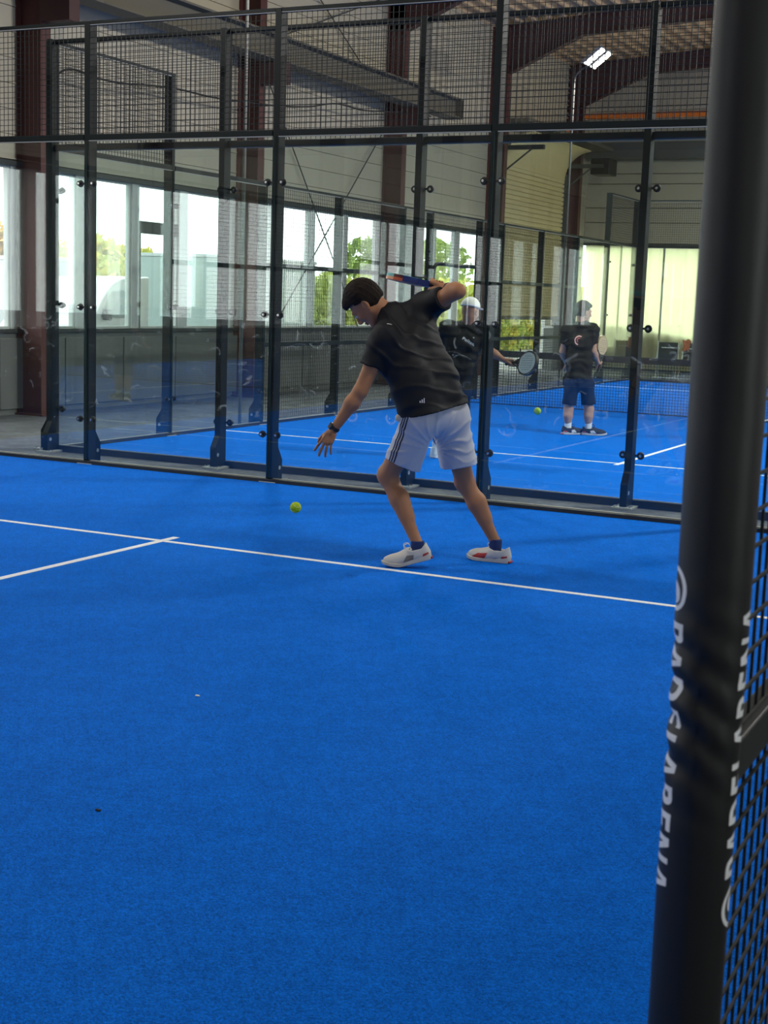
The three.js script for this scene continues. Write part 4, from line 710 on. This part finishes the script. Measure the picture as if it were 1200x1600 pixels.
function racket(label, base, axis, normal, C) {
  const G_ = racketGeos(), o = thing('padel_racket', label, 'racket', base.toArray()), Y = axis.clone().normalize(), Z = normal.clone().addScaledVector(Y, -normal.dot(Y)).normalize(), X = Y.clone().cross(Z); o.quaternion.setFromRotationMatrix(new THREE.Matrix4().makeBasis(X, Y, Z));
  const half = (g, s) => g.clone().scale(1, 1, 0.5).translate(0, 0, s * 0.009);
  addMesh('throat', G_.low, mat(C.low, 0.45), o);
  if (C.top2) { addMesh('frame_band', half(G_.mid, 1), mat(C.mid2, 0.45), o); addMesh('frame_band', half(G_.mid, -1), mat(C.mid, 0.45), o); addMesh('frame_tip', half(G_.top, 1), mat(C.top2, 0.45), o); addMesh('frame_tip', half(G_.top, -1), mat(C.top, 0.45), o); }
  else { addMesh('frame_band', G_.mid, mat(C.mid, 0.45), o); addMesh('frame_tip', G_.top, mat(C.top, 0.45), o); }
  addMesh('face', G_.face.clone().translate(0, 0, 0.0175), mat(C.face, 0.5), o); addMesh('face', G_.face.clone().translate(0, 0, -0.0205), mat(C.face2 || C.face, 0.5), o);
  addMesh('grip', G_.grip, mat(C.grip, 0.8), o); return o;
}
const jv = (J) => Object.fromEntries(Object.entries(J).map(([k, v]) => [k, V(...v)]));
const fold3 = (p, dir, across, fr, seed, warp = 0.05) => { const a = p.dot(dir), b = p.dot(across); return Math.sin((b + warp * 2 * (n3(a * 9 + seed, b * 9, seed) - 0.5)) * fr + 4 * n3(a * 4 + seed, b * 3, 2.5)) * (0.35 + 0.65 * n3(a * 7 + 3, b * 6 + seed, 5.5)); };
const J1=jv({hipL: [1.760, 0.923, 2.923], hipR: [1.895, 0.934, 2.688], kneeL: [1.548, 0.553, 2.805], kneeR: [1.912, 0.509, 2.445], ankL: [1.763, 0.149, 2.799], ankR: [2.115, 0.128, 2.378], pel: [1.835, 0.991, 2.807], waist: [1.777, 1.135, 2.814], chest: [1.655, 1.353, 2.819], c7: [1.545, 1.533, 2.829], neck: [1.508, 1.562, 2.836], head: [1.398, 1.593, 2.880], shL: [1.582, 1.390, 2.989], elL: [1.473, 1.077, 3.066], wrL: [1.325, 0.843, 3.106], shR: [1.694, 1.586, 2.666], elR: [1.952, 1.688, 2.761], wrR: [1.833, 1.709, 2.664], grip: [1.755, 1.720, 2.635], tip: [1.395, 1.764, 2.535], hemL: [1.650, 0.623, 2.821], hemR: [1.916, 0.613, 2.555], strT: [1.863, 0.957, 3.118], strB: [1.671, 0.667, 3.079], logo: [1.865, 0.989, 3.150], tag: [1.649, 1.543, 3.034], pocket: [1.743, 0.934, 2.987]});
const J2=jv({head: [-0.417, 1.529, -3.021], c7: [-0.448, 1.377, -3.028], shL: [-0.624, 1.357, -2.918], shR: [-0.302, 1.336, -3.078], chest: [-0.464, 1.212, -2.998], waist: [-0.519, 0.945, -2.970], pel: [-0.543, 0.777, -2.958], hipL: [-0.600, 0.709, -2.930], hipR: [-0.475, 0.713, -2.992], kneeL: [-0.640, 0.369, -2.854], kneeR: [-0.502, 0.364, -3.091], ankL: [-0.685, 0.040, -2.888], ankR: [-0.507, 0.063, -3.032], elR: [-0.198, 1.130, -3.074], wrR: [-0.045, 1.045, -3.095], grip: [0.029, 1.015, -3.109], rk: [0.216, 1.039, -3.057], elL: [-0.743, 1.132, -3.026], wrL: [-0.696, 0.996, -3.217]});
const J3=jv({head: [-0.396, 1.549, -6.622], c7: [-0.410, 1.389, -6.615], shL: [-0.566, 1.311, -6.538], shR: [-0.284, 1.329, -6.678], chest: [-0.421, 1.171, -6.610], waist: [-0.415, 0.906, -6.612], pel: [-0.407, 0.728, -6.617], hipL: [-0.483, 0.644, -6.579], hipR: [-0.316, 0.650, -6.662], kneeL: [-0.511, 0.317, -6.565], kneeR: [-0.278, 0.326, -6.681], ankL: [-0.506, 0.064, -6.567], ankR: [-0.272, 0.065, -6.684], elR: [-0.263, 1.065, -6.688], wrR: [-0.237, 0.926, -6.813], grip: [-0.232, 0.884, -6.860], rkt: [-0.227, 1.095, -6.885], elL: [-0.628, 1.042, -6.563], wrL: [-0.625, 0.875, -6.754]});
const rV = V(0.8952, 0, -0.4458), uV = V(0, 1, 0), dV = V(-0.4458, 0, -0.8952);   // towards the right, up, away: axes the poses were measured in
const mix3 = (a, b, c) => V(0, 0, 0).addScaledVector(rV, a).addScaledVector(uV, b).addScaledVector(dV, c).normalize();
function bounds(list, m) { const lo = V(9e9, 9e9, 9e9), hi = V(-9e9, -9e9, -9e9); for (const p of list) { lo.min(p); hi.max(p); } return [lo.subScalar(m), hi.addScalar(m)]; }
function skinBody(J, k, cell, face, tw = 1) { // limbs, trunk and neck as one field; k scales the girth
  const [lo, hi] = bounds(Object.values(J).filter(p => p.y > 0.02), 0.16), F = new Field(lo, hi, cell);
  for (const S of ['L', 'R']) {
    const h = J['hip' + S], n = J['knee' + S], a = J['ank' + S], back = face.clone().negate();
    F.cone(h, n, 0.082 * k, 0.060 * k, 0.03); F.ell(n.clone().addScaledVector(face, 0.008), V(1, 0, 0), V(0, 1, 0), V(0, 0, 1), 0.056 * k, 0.066 * k, 0.056 * k, 0.02);
    const c = lerp(n, a, 0.33).addScaledVector(back, 0.016); F.cone(n, lerp(n, a, 0.35), 0.055 * k, 0.055 * k, 0.03); F.cone(c, lerp(n, a, 0.60).addScaledVector(back, 0.010), 0.058 * k, 0.047 * k, 0.03); F.cone(lerp(n, a, 0.4), a, 0.049 * k, 0.033 * k, 0.02);
    F.cone(a, a.clone().add(V(0, -0.045, 0)), 0.033 * k, 0.031 * k, 0.01);
    const s = J['sh' + S], e = J['el' + S], w = J['wr' + S];
    F.cone(s, e, 0.056 * k, 0.043 * k, 0.03); F.ell(lerp(s, e, 0.45), V(1, 0, 0), V(0, 1, 0), V(0, 0, 1), 0.050 * k, 0.055 * k, 0.050 * k, 0.03); F.cone(e, lerp(e, w, 0.32), 0.042 * k, 0.043 * k, 0.02); F.cone(lerp(e, w, 0.3), w, 0.043 * k, 0.0265 * k, 0.03);
  }
  F.cone(J.pel, J.waist, 0.10 * tw, 0.10 * tw, 0.05); F.cone(J.waist, J.chest, 0.10 * tw, 0.11 * tw, 0.05); F.cone(J.chest, J.c7, 0.10 * tw, 0.055, 0.04); F.cone(J.hipL, J.hipR, 0.085 * tw, 0.085 * tw, 0.04);
  return F;
}
function shirtField(J, o, cell) {
  const [lo, hi] = bounds([J.pel, J.waist, J.chest, J.c7, J.shL, J.shR, J.elL, J.elR], 0.24), F = new Field(lo, hi, cell), sh = J.shL.clone().sub(J.shR).normalize(), hp = J.hipL.clone().sub(J.hipR).normalize();
  const hem = o.hem, UL = J.chest.clone().addScaledVector(sh, o.cw), UR = J.chest.clone().addScaledVector(sh, -o.cw), WL = J.waist.clone().addScaledVector(hp.clone().lerp(sh, 0.5).normalize(), o.ww), WR = J.waist.clone().addScaledVector(hp.clone().lerp(sh, 0.5).normalize(), -o.ww), PL = J.pel.clone().addScaledVector(hp, o.pw), PR = J.pel.clone().addScaledVector(hp, -o.pw);
  const down = J.pel.clone().sub(J.waist).normalize(); PL.addScaledVector(down, 0.10); PR.addScaledVector(down, 0.10);
  F.cone(UL, WL, o.r[0], o.r[1], 0.05, hem); F.cone(UR, WR, o.r[0], o.r[1], 0.05, hem); F.cone(WL, PL, o.r[1], o.r[2], 0.05, hem); F.cone(WR, PR, o.r[1], o.r[2], 0.05, hem);
  F.cone(UL, J.shL, o.r[0] * 0.9, 0.075, 0.05); F.cone(UR, J.shR, o.r[0] * 0.9, 0.075, 0.05); F.cone(J.shL, J.c7, 0.070, 0.058, 0.05); F.cone(J.shR, J.c7, 0.070, 0.058, 0.05); F.cone(J.c7, J.chest, 0.062, 0.11, 0.06);
  for (const S of ['L', 'R']) { const s = J['sh' + S], e = J['el' + S], t = o.sleeve[S], c = lerp(s, e, t), n = e.clone().sub(s).normalize(); F.cone(s, lerp(s, e, t + 0.2), 0.079 * o.sl, 0.068 * o.sl, 0.045, plane(c, n)); }
  return F;
}
const armpit = (F, p, r) => F;
// ---- the server
{
  const J = J1; J.pocket.set(1.72, 0.93, 2.94); J.ankL.addScaledVector(dV, -0.035); J.ankR.addScaledVector(dV, 0.03); J.hipL.addScaledVector(rV, 0.04); const face = mix3(-0.93, 0, 0.36), P1 = thing('person', 'young man in black T-shirt and white shorts bending to serve on the near blue court', 'person', [0, 0, 0]);
  const H = headFrame(J.head, mix3(-0.83, 0.55, 0.06), mix3(-0.52, -0.80, 0.22), 1.07);
  const B = skinBody(J, 1.0, 0.0085, face), skin = skinTex(rgb(0.40, 0.182, 0.09));
  const D = mix3(-0.47, -0.88, 0.0), N = (() => { const n = mix3(-0.35, 0.1, -0.93); return n.addScaledVector(D, -n.dot(D)).normalize(); })(), S = D.clone().cross(N);
  const LH = openHand(J.wrL.clone().addScaledVector(D, 0.022), D, N, S, 0.98, { spread: [0.24, 0.02, -0.20, -0.42], curl: [0.16, 0.22, 0.26, 0.22] }, 0.003);
  const A = J.tip.clone().sub(J.grip).normalize(), RH = gripHand(J.wrR, J.grip, A, 1.0, 0.003);
  addMesh('body', mergeIdx([B.mesh(), headField(H, J.c7.clone().addScaledVector(J.chest.clone().sub(J.c7), 0.1), 0.062, 0.0034).mesh(), LH.mesh(), RH.mesh()]), skin, P1);
  addMesh('hair', hairField(H, 0.0034, 0.012).mesh(), phys(rgb(0.016, 0.010, 0.007), 0.8, { specularIntensity: 0.4 }), P1);
  for (const q of [-1, 1]) { addMesh('eye', new THREE.SphereGeometry(0.0115 * H.s, 16, 12).translate(...H.p(q * 0.032, 0.001, 0.0785).toArray()), mat(rgb(0.5, 0.48, 0.45), 0.2), P1); addMesh('eyebrow', rod(H.p(q * 0.016, 0.024, 0.0915), H.p(q * 0.048, 0.025, 0.079), 0.004, 0.003), mat(rgb(0.03, 0.02, 0.014), 0.9), P1); }
  // shirt
  const T = J.pel.clone().sub(J.c7).normalize(), across = J.shL.clone().sub(J.shR).normalize();
  const hemPl = plane(J.pel.clone().addScaledVector(rV, -0.11).addScaledVector(uV, -0.052), mix3(0.25, -0.968, 0));
  const SF = shirtField(J, { hem: hemPl, cw: 0.085, ww: 0.07, pw: 0.088, r: [0.128, 0.146, 0.150], sleeve: { L: 0.54, R: 0.56 }, sl: 1.06 }, 0.008);
  const fd = T.clone().multiplyScalar(0.72).addScaledVector(across, 0.7).normalize(), fa = T.clone().multiplyScalar(0.7).addScaledVector(across, -0.72).normalize();
  SF.each((d, x, y, z) => { if (d > 0.05 || d < -0.05) return d; const p = V(x, y, z), low = Math.max(0, Math.min(1, p.clone().sub(J.c7).dot(T) / 0.45)); const rad = p.distanceTo(J.shR), sw = Math.pow(Math.max(0, Math.sin(rad * 62 + 3.5 * n3(x * 5, y * 5, z * 5) + 1.2 * n3(x * 14, y * 14, z * 14))), 4) * Math.max(0, Math.min(1, (rad - 0.10) / 0.1)) * (0.15 + 0.85 * n3(x * 5 + 9, y * 5, z * 5));
    return Math.max(d - 0.011 * sw + 0.006 * fold3(p, fd, fa, 30, 3) + 0.006 * low * fold3(p, across, T, 62, 9), hemPl(x, y, z)); });
  const shirtMat = phys(rgb(0.0085, 0.0095, 0.0125), 0.66, { specularIntensity: 0.5 });
  const shirt = addMesh('shirt', SF.mesh(), shirtMat, P1);
  { const c = J.c7.clone().lerp(J.neck, 0.35), ax = J.head.clone().sub(J.c7).normalize(), q = new THREE.Quaternion().setFromUnitVectors(V(0, 0, 1), ax), g = new THREE.TorusGeometry(0.064, 0.010, 8, 40); g.applyQuaternion(q); g.translate(c.x, c.y, c.z); addMesh('collar', g, shirtMat, shirt); }
  const patch = (name, F, c, U, W, w, h, m, parent, off = 0.002, n = 6) => { const pos = [], idx = [], uv = []; for (let j = 0; j <= n; j++) for (let i = 0; i <= n; i++) { const p = F.snap(c.clone().addScaledVector(U, (i / n - 0.5) * w).addScaledVector(W, (j / n - 0.5) * h), off); pos.push(p.x, p.y, p.z); uv.push(i / n, j / n); } for (let j = 0; j < n; j++) for (let i = 0; i < n; i++) { const a = j * (n + 1) + i; idx.push(a, a + 1, a + n + 2, a, a + n + 2, a + n + 1); } const g = new THREE.BufferGeometry(); g.setAttribute('position', new THREE.Float32BufferAttribute(pos, 3)); g.setAttribute('uv', new THREE.Float32BufferAttribute(uv, 2)); g.setIndex(idx); g.computeVertexNormals(); return addMesh(name, g, m, parent); };
  globalThis.patchOn = patch;
  const white = mat(rgb(0.75, 0.75, 0.75), 0.7, { side: THREE.DoubleSide }), logoC = SF.march(J.logo.clone().addScaledVector(rV, 0.055).addScaledVector(uV, 0.045).addScaledVector(dV, -0.15), dV, 0.6) || J.logo;
  for (let i = 0; i < 3; i++) patch('logo_bar', SF, logoC.clone().addScaledVector(rV, -0.012 + i * 0.012).addScaledVector(uV, 0.004 * i), rV, uV, 0.006, 0.012 + 0.008 * i, white, shirt, 0.0025, 3);
  patch('neck_label', SF, SF.snap(J.tag, 0.002), rV, uV, 0.030, 0.010, white, shirt, 0.003, 3);
  // shorts
  const SH = new Field(...bounds([J.hipL, J.hipR, J.hemL, J.hemR, J.pel], 0.22), 0.0075), nL = J.hemL.clone().sub(J.hipL).normalize(), nR = J.hemR.clone().sub(J.hipR).normalize(), top = plane(J.pel.clone().addScaledVector(T, -0.075), T.clone().negate());
  const pl = plane(J.hemL, mix3(-0.36, -0.93, 0)), pr = plane(J.hemR, mix3(0.17, -0.98, 0));
  SH.cone(J.hipL, J.hemL.clone().addScaledVector(nL, 0.10), 0.102, 0.124, 0.02, pl); SH.cone(J.hipR, J.hemR.clone().addScaledVector(nR, 0.10), 0.114, 0.120, 0.02, pr);
  SH.cone(J.hipL, J.hipR, 0.108, 0.122, 0.05); SH.cone(J.pel, lerp(J.pel, J.waist, 0.6), 0.136, 0.118, 0.05, top);
  const crotch = J.hipL.clone().lerp(J.hipR, 0.5).add(V(0, -0.20, 0)), mid = plane(crotch, J.hemR.clone().sub(J.hemL).setY(0).normalize());
  SH.each((d, x, y, z) => { if (Math.abs(d) > 0.05) return d; const p = V(x, y, z), v = p.clone().sub(crotch), rad = v.length(), an = Math.atan2(v.y, v.dot(rV)), ph = an * 9 + 3.2 * n3(rad * 9, an * 1.5, 3.3) + 2.2 * n3(x * 9, y * 9, z * 9); const rg = 1 - Math.abs(Math.sin(ph)); return Math.max(d + 0.013 * (0.45 - rg * rg) * Math.min(1, rad / 0.10) * (0.15 + 0.85 * n3(x * 8 + 4, y * 8, z * 8)), mid(x, y, z) < 0 ? pl(x, y, z) : pr(x, y, z)); });
  const shortsMat = phys(rgb(0.53, 0.53, 0.57), 0.75, { sheen: 0.3, sheenColor: rgb(0.8, 0.8, 0.85), sheenRoughness: 0.6 }), shorts = addMesh('shorts', SH.mesh(), shortsMat, P1);
  const navy = mat(rgb(0.018, 0.020, 0.035), 0.8, { side: THREE.DoubleSide });
  const oV = mix3(-0.66, 0, -0.75), tV = mix3(-0.75, 0, 0.66);
  for (let k = 0; k < 3; k++) { // three stripes down the outer left seam
    const n = 44, pos = [], idx = [], off = (k - 1) * 0.022; for (let i = 0; i <= n; i++) { const c = lerp(lerp(J.hipL, J.pel, 0.45).add(V(0, 0.02, 0)), J.hemL, i / n * 0.985); for (const w of [-0.0058, 0.0058]) { const p = SH.march(c.clone().addScaledVector(oV, 0.24).addScaledVector(tV, off + w), oV.clone().negate(), 0.3, 0.0016); if (p) pos.push(p.x, p.y, p.z); } }
    for (let i = 0; i < pos.length / 6 - 1; i++) idx.push(2 * i, 2 * i + 1, 2 * i + 3, 2 * i, 2 * i + 3, 2 * i + 2); const g = new THREE.BufferGeometry(); g.setAttribute('position', new THREE.Float32BufferAttribute(pos, 3)); g.setIndex(idx); g.computeVertexNormals(); addMesh('stripe', g, navy, shorts);
  }
  { const F = new Field(J.pocket.clone().subScalar(0.12), J.pocket.clone().addScalar(0.12), 0.006), c = SH.snap(J.pocket, -0.01); F.ell(c, mix3(-0.9, -0.4, 0), mix3(0.4, -0.9, 0), dV, 0.045, 0.028, 0.03, 0.01); addMesh('pocket_lining', F.mesh(), mat(rgb(0.62, 0.55, 0.42), 0.85), shorts); }
  for (const S of ['L', 'R']) { const a = J['ank' + S], F = new Field(a.clone().subScalar(0.12), a.clone().addScalar(0.12), 0.006); F.cone(a.clone().add(V(0, 0.05, 0)), a.clone().add(V(0, -0.06, 0)), 0.0425, 0.0385, 0.01, (x, y, z) => y - a.y - 0.020 ); addMesh('sock', F.mesh(), mat(rgb(0.012, 0.030, 0.12), 0.85), P1); }
  const C = { sole: rgb(0.52, 0.49, 0.42), upper: rgb(0.58, 0.555, 0.50), heel: rgb(0.42, 0.03, 0.03), lace: rgb(0.85, 0.85, 0.85) };
  shoe(P1, V(1.876, 0.055, 2.832).addScaledVector(dV, 0.045).addScaledVector(rV, -0.015), V(-0.895, 0, 0.446), 0.28, 0.95, { ...C, mark: rgb(0.20, 0.17, 0.14) });
  shoe(P1, V(2.205, 0.0, 2.352).addScaledVector(dV, 0.03).addScaledVector(rV, -0.015).addScaledVector(dV, -0.014), mix3(-0.91, 0, 0.40), 0, 0.92, { ...C, toe: rgb(0.55, 0.05, 0.04) });
  // wrist band, watch
  const wristRing = (w, e, r, hgt, m, name) => { const ax = e.clone().sub(w).normalize(), g = new THREE.CylinderGeometry(r, r, hgt, 24, 1, false); g.applyQuaternion(new THREE.Quaternion().setFromUnitVectors(V(0, 1, 0), ax)); g.translate(w.x, w.y, w.z); return addMesh(name, g, m, P1); };
  const watch = wristRing(lerp(J.wrL, J.elL, 0.02), J.elL, 0.0315, 0.022, M.rubber, 'watch');
  { const g = rbx(-0.018, -0.020, -0.006, 0.018, 0.020, 0.006, 0.004); const ax = J.elL.clone().sub(J.wrL).normalize(), nn = mix3(-0.88, 0.15, -0.42), x = ax.clone().cross(nn).normalize(), z = x.clone().cross(ax); g.applyMatrix4(new THREE.Matrix4().makeBasis(x, ax, z)); const c = lerp(J.wrL, J.elL, 0.02).addScaledVector(z, 0.033); g.translate(c.x, c.y, c.z); addMesh('watch_case', g, mat(rgb(0.03, 0.03, 0.032), 0.15), watch); }
  wristRing(lerp(J.wrR, J.elR, 0.12), J.elR, 0.0325, 0.010, M.rubber, 'wrist_band');
  { const g = new THREE.TorusGeometry(0.0102, 0.0016, 8, 20); g.applyQuaternion(new THREE.Quaternion().setFromUnitVectors(V(0, 0, 1), D)); const c = J.wrL.clone().addScaledVector(D, 0.022 + 0.094).addScaledVector(S, -0.014).addScaledVector(N, -0.003); g.translate(c.x, c.y, c.z); addMesh('ring', g, mat(rgb(0.7, 0.45, 0.12), 0.25, { metalness: 1 }), P1); }
  const view = J.grip.clone().sub(V(5.355, 1.62, 10.58)).normalize(), nrm = A.clone().cross(view).normalize(); if (nrm.y < 0) nrm.negate(); nrm.applyAxisAngle(A, 0.05);
  racket('racket held by the server, seen edge on, blue throat and orange tip', J.grip.clone().addScaledVector(A, -0.075), A, nrm, { low: rgb(0.012, 0.03, 0.16), mid: rgb(0.55, 0.09, 0.03), mid2: rgb(0.10, 0.012, 0.012), top: rgb(0.75, 0.36, 0.18), top2: rgb(0.14, 0.45, 0.45), face: rgb(0.14, 0.45, 0.45), face2: rgb(0.7, 0.3, 0.12), grip: rgb(0.02, 0.02, 0.025) });
}
// ---- the two players on the far court
function farPlayer(label, J, o) {
  const P_ = thing('person', label, 'person', [0, 0, 0]), B = skinBody(J, o.k, 0.010, o.face, o.tw), parts = [B.mesh(), headField(o.H, J.c7.clone().addScaledVector(J.chest.clone().sub(J.c7), 0.1), 0.06, 0.005).mesh(), gripHand(J.wrR, J.grip, o.A, 1.0, 0.004).mesh()];
  const D = J.wrL.clone().sub(J.elL).normalize(), N0 = dV.clone().negate().addScaledVector(D, dV.dot(D)).normalize(); parts.push(openHand(J.wrL, D, N0, D.clone().cross(N0), 1, { spread: [0.1, 0, -0.08, -0.15], curl: [0.3, 0.35, 0.4, 0.4] }, 0.004).mesh());
  addMesh('body', mergeIdx(parts), skinTex(o.skin), P_);
  const T = J.pel.clone().sub(J.c7).normalize(), SF = shirtField(J, { hem: plane(J.pel.clone().addScaledVector(T, 0.06), T), cw: 0.075 * o.tw, ww: 0.06 * o.tw, pw: 0.06 * o.tw, r: [0.122 * o.tw, 0.128 * o.tw, 0.128 * o.tw], sleeve: { L: 0.62, R: 0.62 }, sl: 0.6 + 0.4 * o.tw }, 0.009);
  const ac = J.shL.clone().sub(J.shR).normalize(); SF.each((d, x, y, z) => Math.abs(d) > 0.05 ? d : d + 0.006 * fold3(V(x, y, z), ac, T, 60, o.seed)); const shirt = addMesh('shirt', SF.mesh(), phys(o.shirt, 0.8, { specularIntensity: 0.4 }), P_);
  const hl = lerp(J.hipL, J.kneeL, o.hem), hr = lerp(J.hipR, J.kneeR, o.hem), SH = new Field(...bounds([J.hipL, J.hipR, hl, hr, J.pel], 0.22), 0.010);
  for (const [h, e] of [[J.hipL, hl], [J.hipR, hr]]) { const n = e.clone().sub(h).normalize(); SH.cone(h, e.clone().addScaledVector(n, 0.08), 0.105 * o.tw, 0.112 * o.tw, 0.03, plane(e, n)); }
  SH.cone(J.hipL, J.hipR, 0.112 * o.tw, 0.112 * o.tw, 0.05); SH.cone(J.pel, J.waist, 0.13 * o.tw, 0.12 * o.tw, 0.05, plane(J.pel.clone().addScaledVector(T, -0.05), T.clone().negate()));
  SH.each((d, x, y, z) => Math.abs(d) > 0.05 ? d : d + 0.006 * Math.sin(x * 60 + 5 * n3(x * 8, y * 8, z * 8)) * n3(x * 6, y * 6, z * 6)); addMesh('shorts', SH.mesh(), phys(o.shorts, 0.8, { specularIntensity: 0.4 }), P_);
  for (const S of ['L', 'R']) { const a = J['ank' + S], F = new Field(a.clone().subScalar(0.2), a.clone().addScalar(0.2), 0.007); F.cone(a.clone().add(V(0, o.sockH + 0.05, 0)), a.clone().add(V(0, -0.05, 0)), 0.047 * o.k, 0.043, 0.01, (x, y, z) => y - a.y - o.sockH); addMesh('sock', F.mesh(), mat(o.sock, 0.85), P_); const f = o.foot[S]; shoe(P_, V(a.x, 0, a.z).addScaledVector(f, -0.06), f, 0, 1.0, o.shoe); }
  return { P_, SF, shirt };
}
{
  const J = J3, face = mix3(0.55, 0, 0.83), H = headFrame(J.head, mix3(0.08, 0.99, 0), mix3(0.85, -0.1, 0.45), 1.03);
  J.ankL.y = 0.09; J.ankR.y = 0.09; const A = J.rkt.clone().sub(J.grip).normalize();
  const q = farPlayer('man seen from behind on the far court, dark T-shirt, navy shorts and white socks', J, { k: 0.98, tw: 0.84, H, A, face, skin: rgb(0.46, 0.26, 0.18), shirt: rgb(0.018, 0.017, 0.018), shorts: rgb(0.010, 0.014, 0.030), sock: rgb(0.78, 0.78, 0.78), sockH: 0.20, hem: 0.80, seed: 5, foot: { L: mix3(0.8, 0, 0.3), R: mix3(0.93, 0, -0.12) }, shoe: { sole: rgb(0.5, 0.5, 0.5), upper: rgb(0.02, 0.02, 0.024), heel: rgb(0.5, 0.06, 0.08), lace: rgb(0.03, 0.03, 0.03), mark: rgb(0.7, 0.7, 0.7) } });
  addMesh('hair', hairField(H, 0.005, 0.010).mesh(), mat(rgb(0.018, 0.013, 0.010), 0.85), q.P_);
  const tx = canvasTex(256, 256, (c, w, h) => { c.fillStyle = '#1d1b1c'; c.fillRect(0, 0, w, h); c.lineCap = 'round'; c.lineWidth = 26; c.strokeStyle = '#d8a3a0'; c.beginPath(); c.arc(140, 128, 88, 1.9, 5.2); c.stroke(); c.lineWidth = 20; c.strokeStyle = '#c25a60'; c.beginPath(); c.arc(146, 132, 44, 2.4, 4.9); c.stroke(); });
  const cc = q.SF.snap(lerp(J.chest, J.shL, 0.25).addScaledVector(dV, -0.15), 0.003); globalThis.patchOn('back_print', q.SF, cc, rV, uV, 0.15, 0.17, mat(hex('#ffffff'), 0.8, { map: tx }), q.shirt, 0.003, 8);
  racket('tan racket held low by the man seen from behind', J.grip.clone().addScaledVector(A, -0.07), A, mix3(0.80, 0.25, -0.55), { low: rgb(0.03, 0.03, 0.03), mid: rgb(0.38, 0.27, 0.16), top: rgb(0.42, 0.31, 0.18), face: rgb(0.55, 0.42, 0.26), grip: rgb(0.03, 0.03, 0.03) });
}
{
  const J = J2, face = mix3(0.5, 0, 0.86), H = headFrame(J.head, mix3(0.10, 0.97, 0.1), mix3(0.55, -0.1, 0.83), 1.04);
  J.ankL.y = 0.09; J.ankR.y = 0.09; const A = mix3(0.60, 0.06, -0.78);
  const q = farPlayer('man in black with a white cap behind the server, arm stretched out with a racket', J, { k: 0.95, tw: 0.92, H, A, face, skin: rgb(0.33, 0.16, 0.105), shirt: rgb(0.012, 0.012, 0.013), shorts: rgb(0.010, 0.011, 0.014), sock: rgb(0.75, 0.75, 0.75), sockH: 0.08, hem: 0.8, seed: 8, foot: { L: mix3(0.4, 0, 0.9), R: mix3(0.6, 0, 0.8) }, shoe: { sole: rgb(0.75, 0.75, 0.73), upper: rgb(0.75, 0.76, 0.74), heel: rgb(0.6, 0.6, 0.6), lace: rgb(0.8, 0.8, 0.8) } });
  { const F = new Field(H.o.clone().subScalar(0.25), H.o.clone().addScalar(0.25), 0.006), c = H.p(0, 0.045, -0.015); F.ell(c, H.X, H.Y, H.Z, 0.095 * H.s, 0.102 * H.s, 0.115 * H.s, 0.01, plane(H.p(0, 0.045, 0), H.Y.clone().negate())); F.ell(H.p(0, 0.05, 0.13), H.X, H.Y, H.Z, 0.07, 0.008, 0.06, 0.01); addMesh('cap', F.mesh(), mat(rgb(0.72, 0.70, 0.66), 0.8), q.P_); }
  const tx = canvasTex(512, 256, (c, w, h) => { c.fillStyle = '#151515'; c.fillRect(0, 0, w, h); c.fillStyle = '#e2e2e2'; c.font = 'bold 150px sans-serif'; c.textAlign = 'center'; c.textBaseline = 'middle'; c.fillText('Puiter', w / 2, h / 2); });
  const cc = q.SF.snap(J.chest.clone().addScaledVector(rV, 0.035).addScaledVector(uV, 0.02).addScaledVector(dV, -0.16), 0.003), U = mix3(0.86, -0.5, 0); globalThis.patchOn('back_print', q.SF, cc, U, mix3(0.5, 0.86, 0), 0.16, 0.075, mat(hex('#ffffff'), 0.8, { map: tx }), q.shirt, 0.003, 8);
  for (const [a, b] of [[0.10, 0.075], [0.10, -0.03]]) addMesh('print_dot', new THREE.SphereGeometry(0.008, 10, 8).translate(...q.SF.snap(J.chest.clone().addScaledVector(rV, a).addScaledVector(uV, b).addScaledVector(dV, -0.15), 0.001).toArray()), mat(rgb(0.6, 0.6, 0.6), 0.7), q.shirt);
  racket('black framed racket with a pale face held out beside the thick court post', J.grip.clone().addScaledVector(A, -0.07), A, mix3(-0.75, 0.30, -0.58), { low: rgb(0.015, 0.015, 0.016), mid: rgb(0.02, 0.02, 0.02), top: rgb(0.015, 0.015, 0.016), face: rgb(0.36, 0.41, 0.43), grip: rgb(0.02, 0.02, 0.02) });
}
renderer.render(scene, camera);
